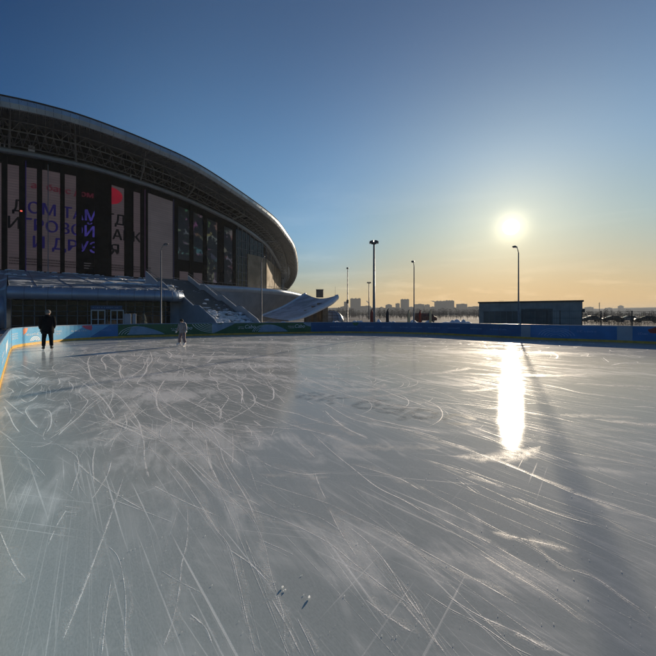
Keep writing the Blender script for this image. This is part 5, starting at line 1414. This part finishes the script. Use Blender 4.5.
wood('hillside_wood', 300, 500, 1300, 1650, 260, 10, 22, 4)

def block(px0, px1, row, Y, label, kind=0, top=None):
    Y *= 1.75; x0, x1 = (px0-CX)/F*Y, (px1-CX)/F*Y; zt = H-(row-HZ)/F*Y; w = x1-x0; d = min(30, max(16, w*.7)); c = ((x0+x1)/2, Y, 0)
    o = empty('apartment_block', label, 'apartment block', c, rnd.uniform(-.12, .12), 'city blocks on the horizon'); z0 = 5
    m_ = M['cblock'] if kind != 1 else M['cblock2']
    MB().box((0, 0, (zt+z0)/2), (w, d, zt-z0)).build('wall', m_, o)
    rf_ = MB(); rf_.box((0, 0, zt+.35), (w+.6, d+.6, .7))
    if top == 'peak': rf_.ring([[(-w*.42, -d*.4, zt+.7), (w*.42, -d*.4, zt+.7), (w*.42, d*.4, zt+.7), (-w*.42, d*.4, zt+.7)], [(-w*.12, -d*.1, zt+5), (w*.12, -d*.1, zt+5), (w*.12, d*.1, zt+5), (-w*.12, d*.1, zt+5)]])
    elif top == 'boxes':
        for u in (-.33, .02, .36): rf_.box((w*u, 0, zt+1.9), (w*.13, d*.4, 2.4))
    else: rf_.box((w*.12, 0, zt+1.6), (w*.3, d*.45, 1.9))
    rf_.build('roof', m_, o)
    return o
BL = [(340.5, 344.5, 306.8, 900, 'low distant block on the horizon left of the tall stepped pair', 0, None), (344, 348.6, 301.8, 880, 'narrow tall distant block behind the lamp with a box', 1, None),
      (350.3, 360.6, 298.9, 850, 'tallest wide apartment block on the horizon, right of the lamp with a box', 0, 'boxes'), (361, 370.5, 306.2, 900, 'low wide block between the tallest block and the thick mast', 0, None),
      (378, 385, 308, 980, 'very low block right of the thick floodlight mast', 1, None), (385.6, 391.8, 305.2, 950, 'distant block with a pyramid roof', 0, 'peak'), (396, 399.2, 303.6, 950, 'slim little tower next to the slab tower', 1, None),
      (401, 408.6, 299.6, 900, 'tall slab tower left of the lamp by the smoke', 0, 'boxes'), (414.6, 423.2, 304.4, 920, 'mid-height block just right of the lamp post', 0, None), (424.8, 429.3, 304.8, 930, 'small square block under the smoke trail', 1, None),
      (435.5, 445, 301.5, 880, 'left half of the broad block under the smoke', 0, 'boxes'), (445.3, 453.2, 301.0, 880, 'right half of the broad block under the smoke', 0, 'boxes'),
      (457.4, 466, 304.2, 900, 'block with a curl of steam on its roof', 0, None), (468.8, 477.6, 306.9, 920, 'low block next to the pavilion roof', 1, None), (430, 434.5, 307, 900, 'low annexe left of the broad block', 0, None),
      (333, 338, 308.5, 1000, 'tiny distant block behind the ramp tip', 1, None), (606, 611, 308.0, 1080, 'tiny block on the far ridge behind the mesh fence', 0, None), (619, 622.5, 306.2, 1080, 'small pointed tower on the far ridge', 0, 'peak'), (586, 592, 307.3, 1080, 'flat block on the far ridge beside the pavilion', 1, None)]
for q in BL: block(*q)
r_ = random.Random(17); px = 331.0
while px < 480:                                          # the low blocks that run together along the river bank
    wd = r_.uniform(2.5, 7); block(px, px+wd, r_.uniform(306.2, 309.0), r_.uniform(960, 1010), 'low hazy block in the unbroken row along the far skyline', r_.randrange(2), r_.choice((None, None, 'boxes'))); px += wd+r_.uniform(-.6, 1.8)
p = P(599.4, 310, 700); mm = MB(); hh = H+(315-302.5)/F*700
mm.tube([(0, 0, 0), (0, 0, hh)], .55, 5)
for z in (.75, .9): mm.tube([(-1.5, 0, hh*z), (1.5, 0, hh*z)], .3, 4)
tag(mm.build('radio_mast', M['dark_steel'], loc=(p[0], p[1], 0)), 'thin far radio mast above the mesh fence', 'mast')

def plume(pts, label, dens, seed):
    """drifting smoke: a lumpy closed body of thin smoke"""
    m = bpy.data.materials.get('smoke_%g' % dens)
    if not m:
        m = bpy.data.materials.new('smoke_%g' % dens); m.use_nodes = True; nt = NT(m.node_tree); nt.n.clear()
        o_ = nt.new('ShaderNodeOutputMaterial'); v = nt.new('ShaderNodeVolumePrincipled'); v.inputs['Color'].default_value = (.86, .86, .88, 1); v.inputs['Anisotropy'].default_value = .45
        co = nt.new('ShaderNodeTexCoord').outputs['Object']; nt.link(nt.math('MULTIPLY', nt.ramp(nt.noise(co, .11, 4, .65), .34, .60), dens*5.0), v.inputs['Density'])
        nt.link(v.outputs[0], o_.inputs['Volume'])
    r_ = random.Random(seed); q = cr([P(x, y, Y*1.75) for x, y, Y, _ in pts], 5); rr_ = np.interp(np.linspace(0, 1, len(q)), np.linspace(0, 1, len(pts)), [w*1.75 for *_, w in pts])
    mb = MB(); rings = []
    for i, (c, w) in enumerate(zip(q, rr_)):
        w = w*r_.uniform(.65, 1.3); rings.append([(c[0]+r_.uniform(-.1, .1)*w, c[1]+w*math.cos(a), c[2]+w*math.sin(a)*r_.uniform(.7, 1.2)) for a in np.linspace(0, 2*math.pi, 11)[:-1]])
    o = mb.ring(rings).build('smoke_plume', m, None, True); return tag(o, label, 'smoke plume', 'smoke over the city', 'thing')
plume([(434.5, 301.8, 860, 1.2), (431, 300, 860, 2.6), (425, 298, 860, 3.2), (419, 296.2, 860, 4.2), (413, 295.6, 860, 2.6), (407, 295.2, 860, 3.0), (403, 294.6, 860, 1.2)], 'long grey smoke trail drifting left of the broad block', .010, 1)
plume([(452.8, 301, 860, .8), (453.2, 299, 860, 1.6), (453.5, 297, 860, 2.4), (451.5, 295.8, 860, 1.6)], 'short smoke puff above the right end of the broad block', .012, 2)
plume([(460.5, 303.5, 860, .8), (461, 301.2, 860, 1.8), (460, 299.3, 860, 2.2), (457.8, 299.2, 860, 1.0)], 'curl of steam above the block left of the pavilion', .018, 3)
plume([(369, 303.5, 860, .8), (367.5, 301.8, 860, 1.6), (365.8, 299.5, 860, 2.0), (365, 298, 860, 1.0)], 'small puff of smoke left of the small distant mast', .010, 4)

# ------------------------------------------------------------------ haze
def haze(density):
    mb = MB(); x0, x1, y0, y1, z0, z1 = -2600, 2600, -700, 2600, -1.1, 62
    mb.add([(x0, y0, z0), (x1, y0, z0), (x1, y1, z0), (x0, y1, z0), (x0, y0, z1), (x1, y0, z1), (x1, y1, z1), (x0, y1, z1)], [(3, 2, 1, 0), (4, 5, 6, 7), (0, 1, 5, 4), (1, 2, 6, 5), (2, 3, 7, 6), (3, 0, 4, 7)])
    m = bpy.data.materials.new('winter_haze'); m.use_nodes = True; nt = NT(m.node_tree); nt.n.clear()
    o_ = nt.new('ShaderNodeOutputMaterial'); v = nt.new('ShaderNodeVolumePrincipled'); v.inputs['Color'].default_value = (.86, .92, .97, 1); v.inputs['Density'].default_value = density; v.inputs['Anisotropy'].default_value = .05
    nt.link(v.outputs[0], o_.inputs['Volume'])
    tag(mb.build('haze', m), kind='stuff')
haze(.00021)
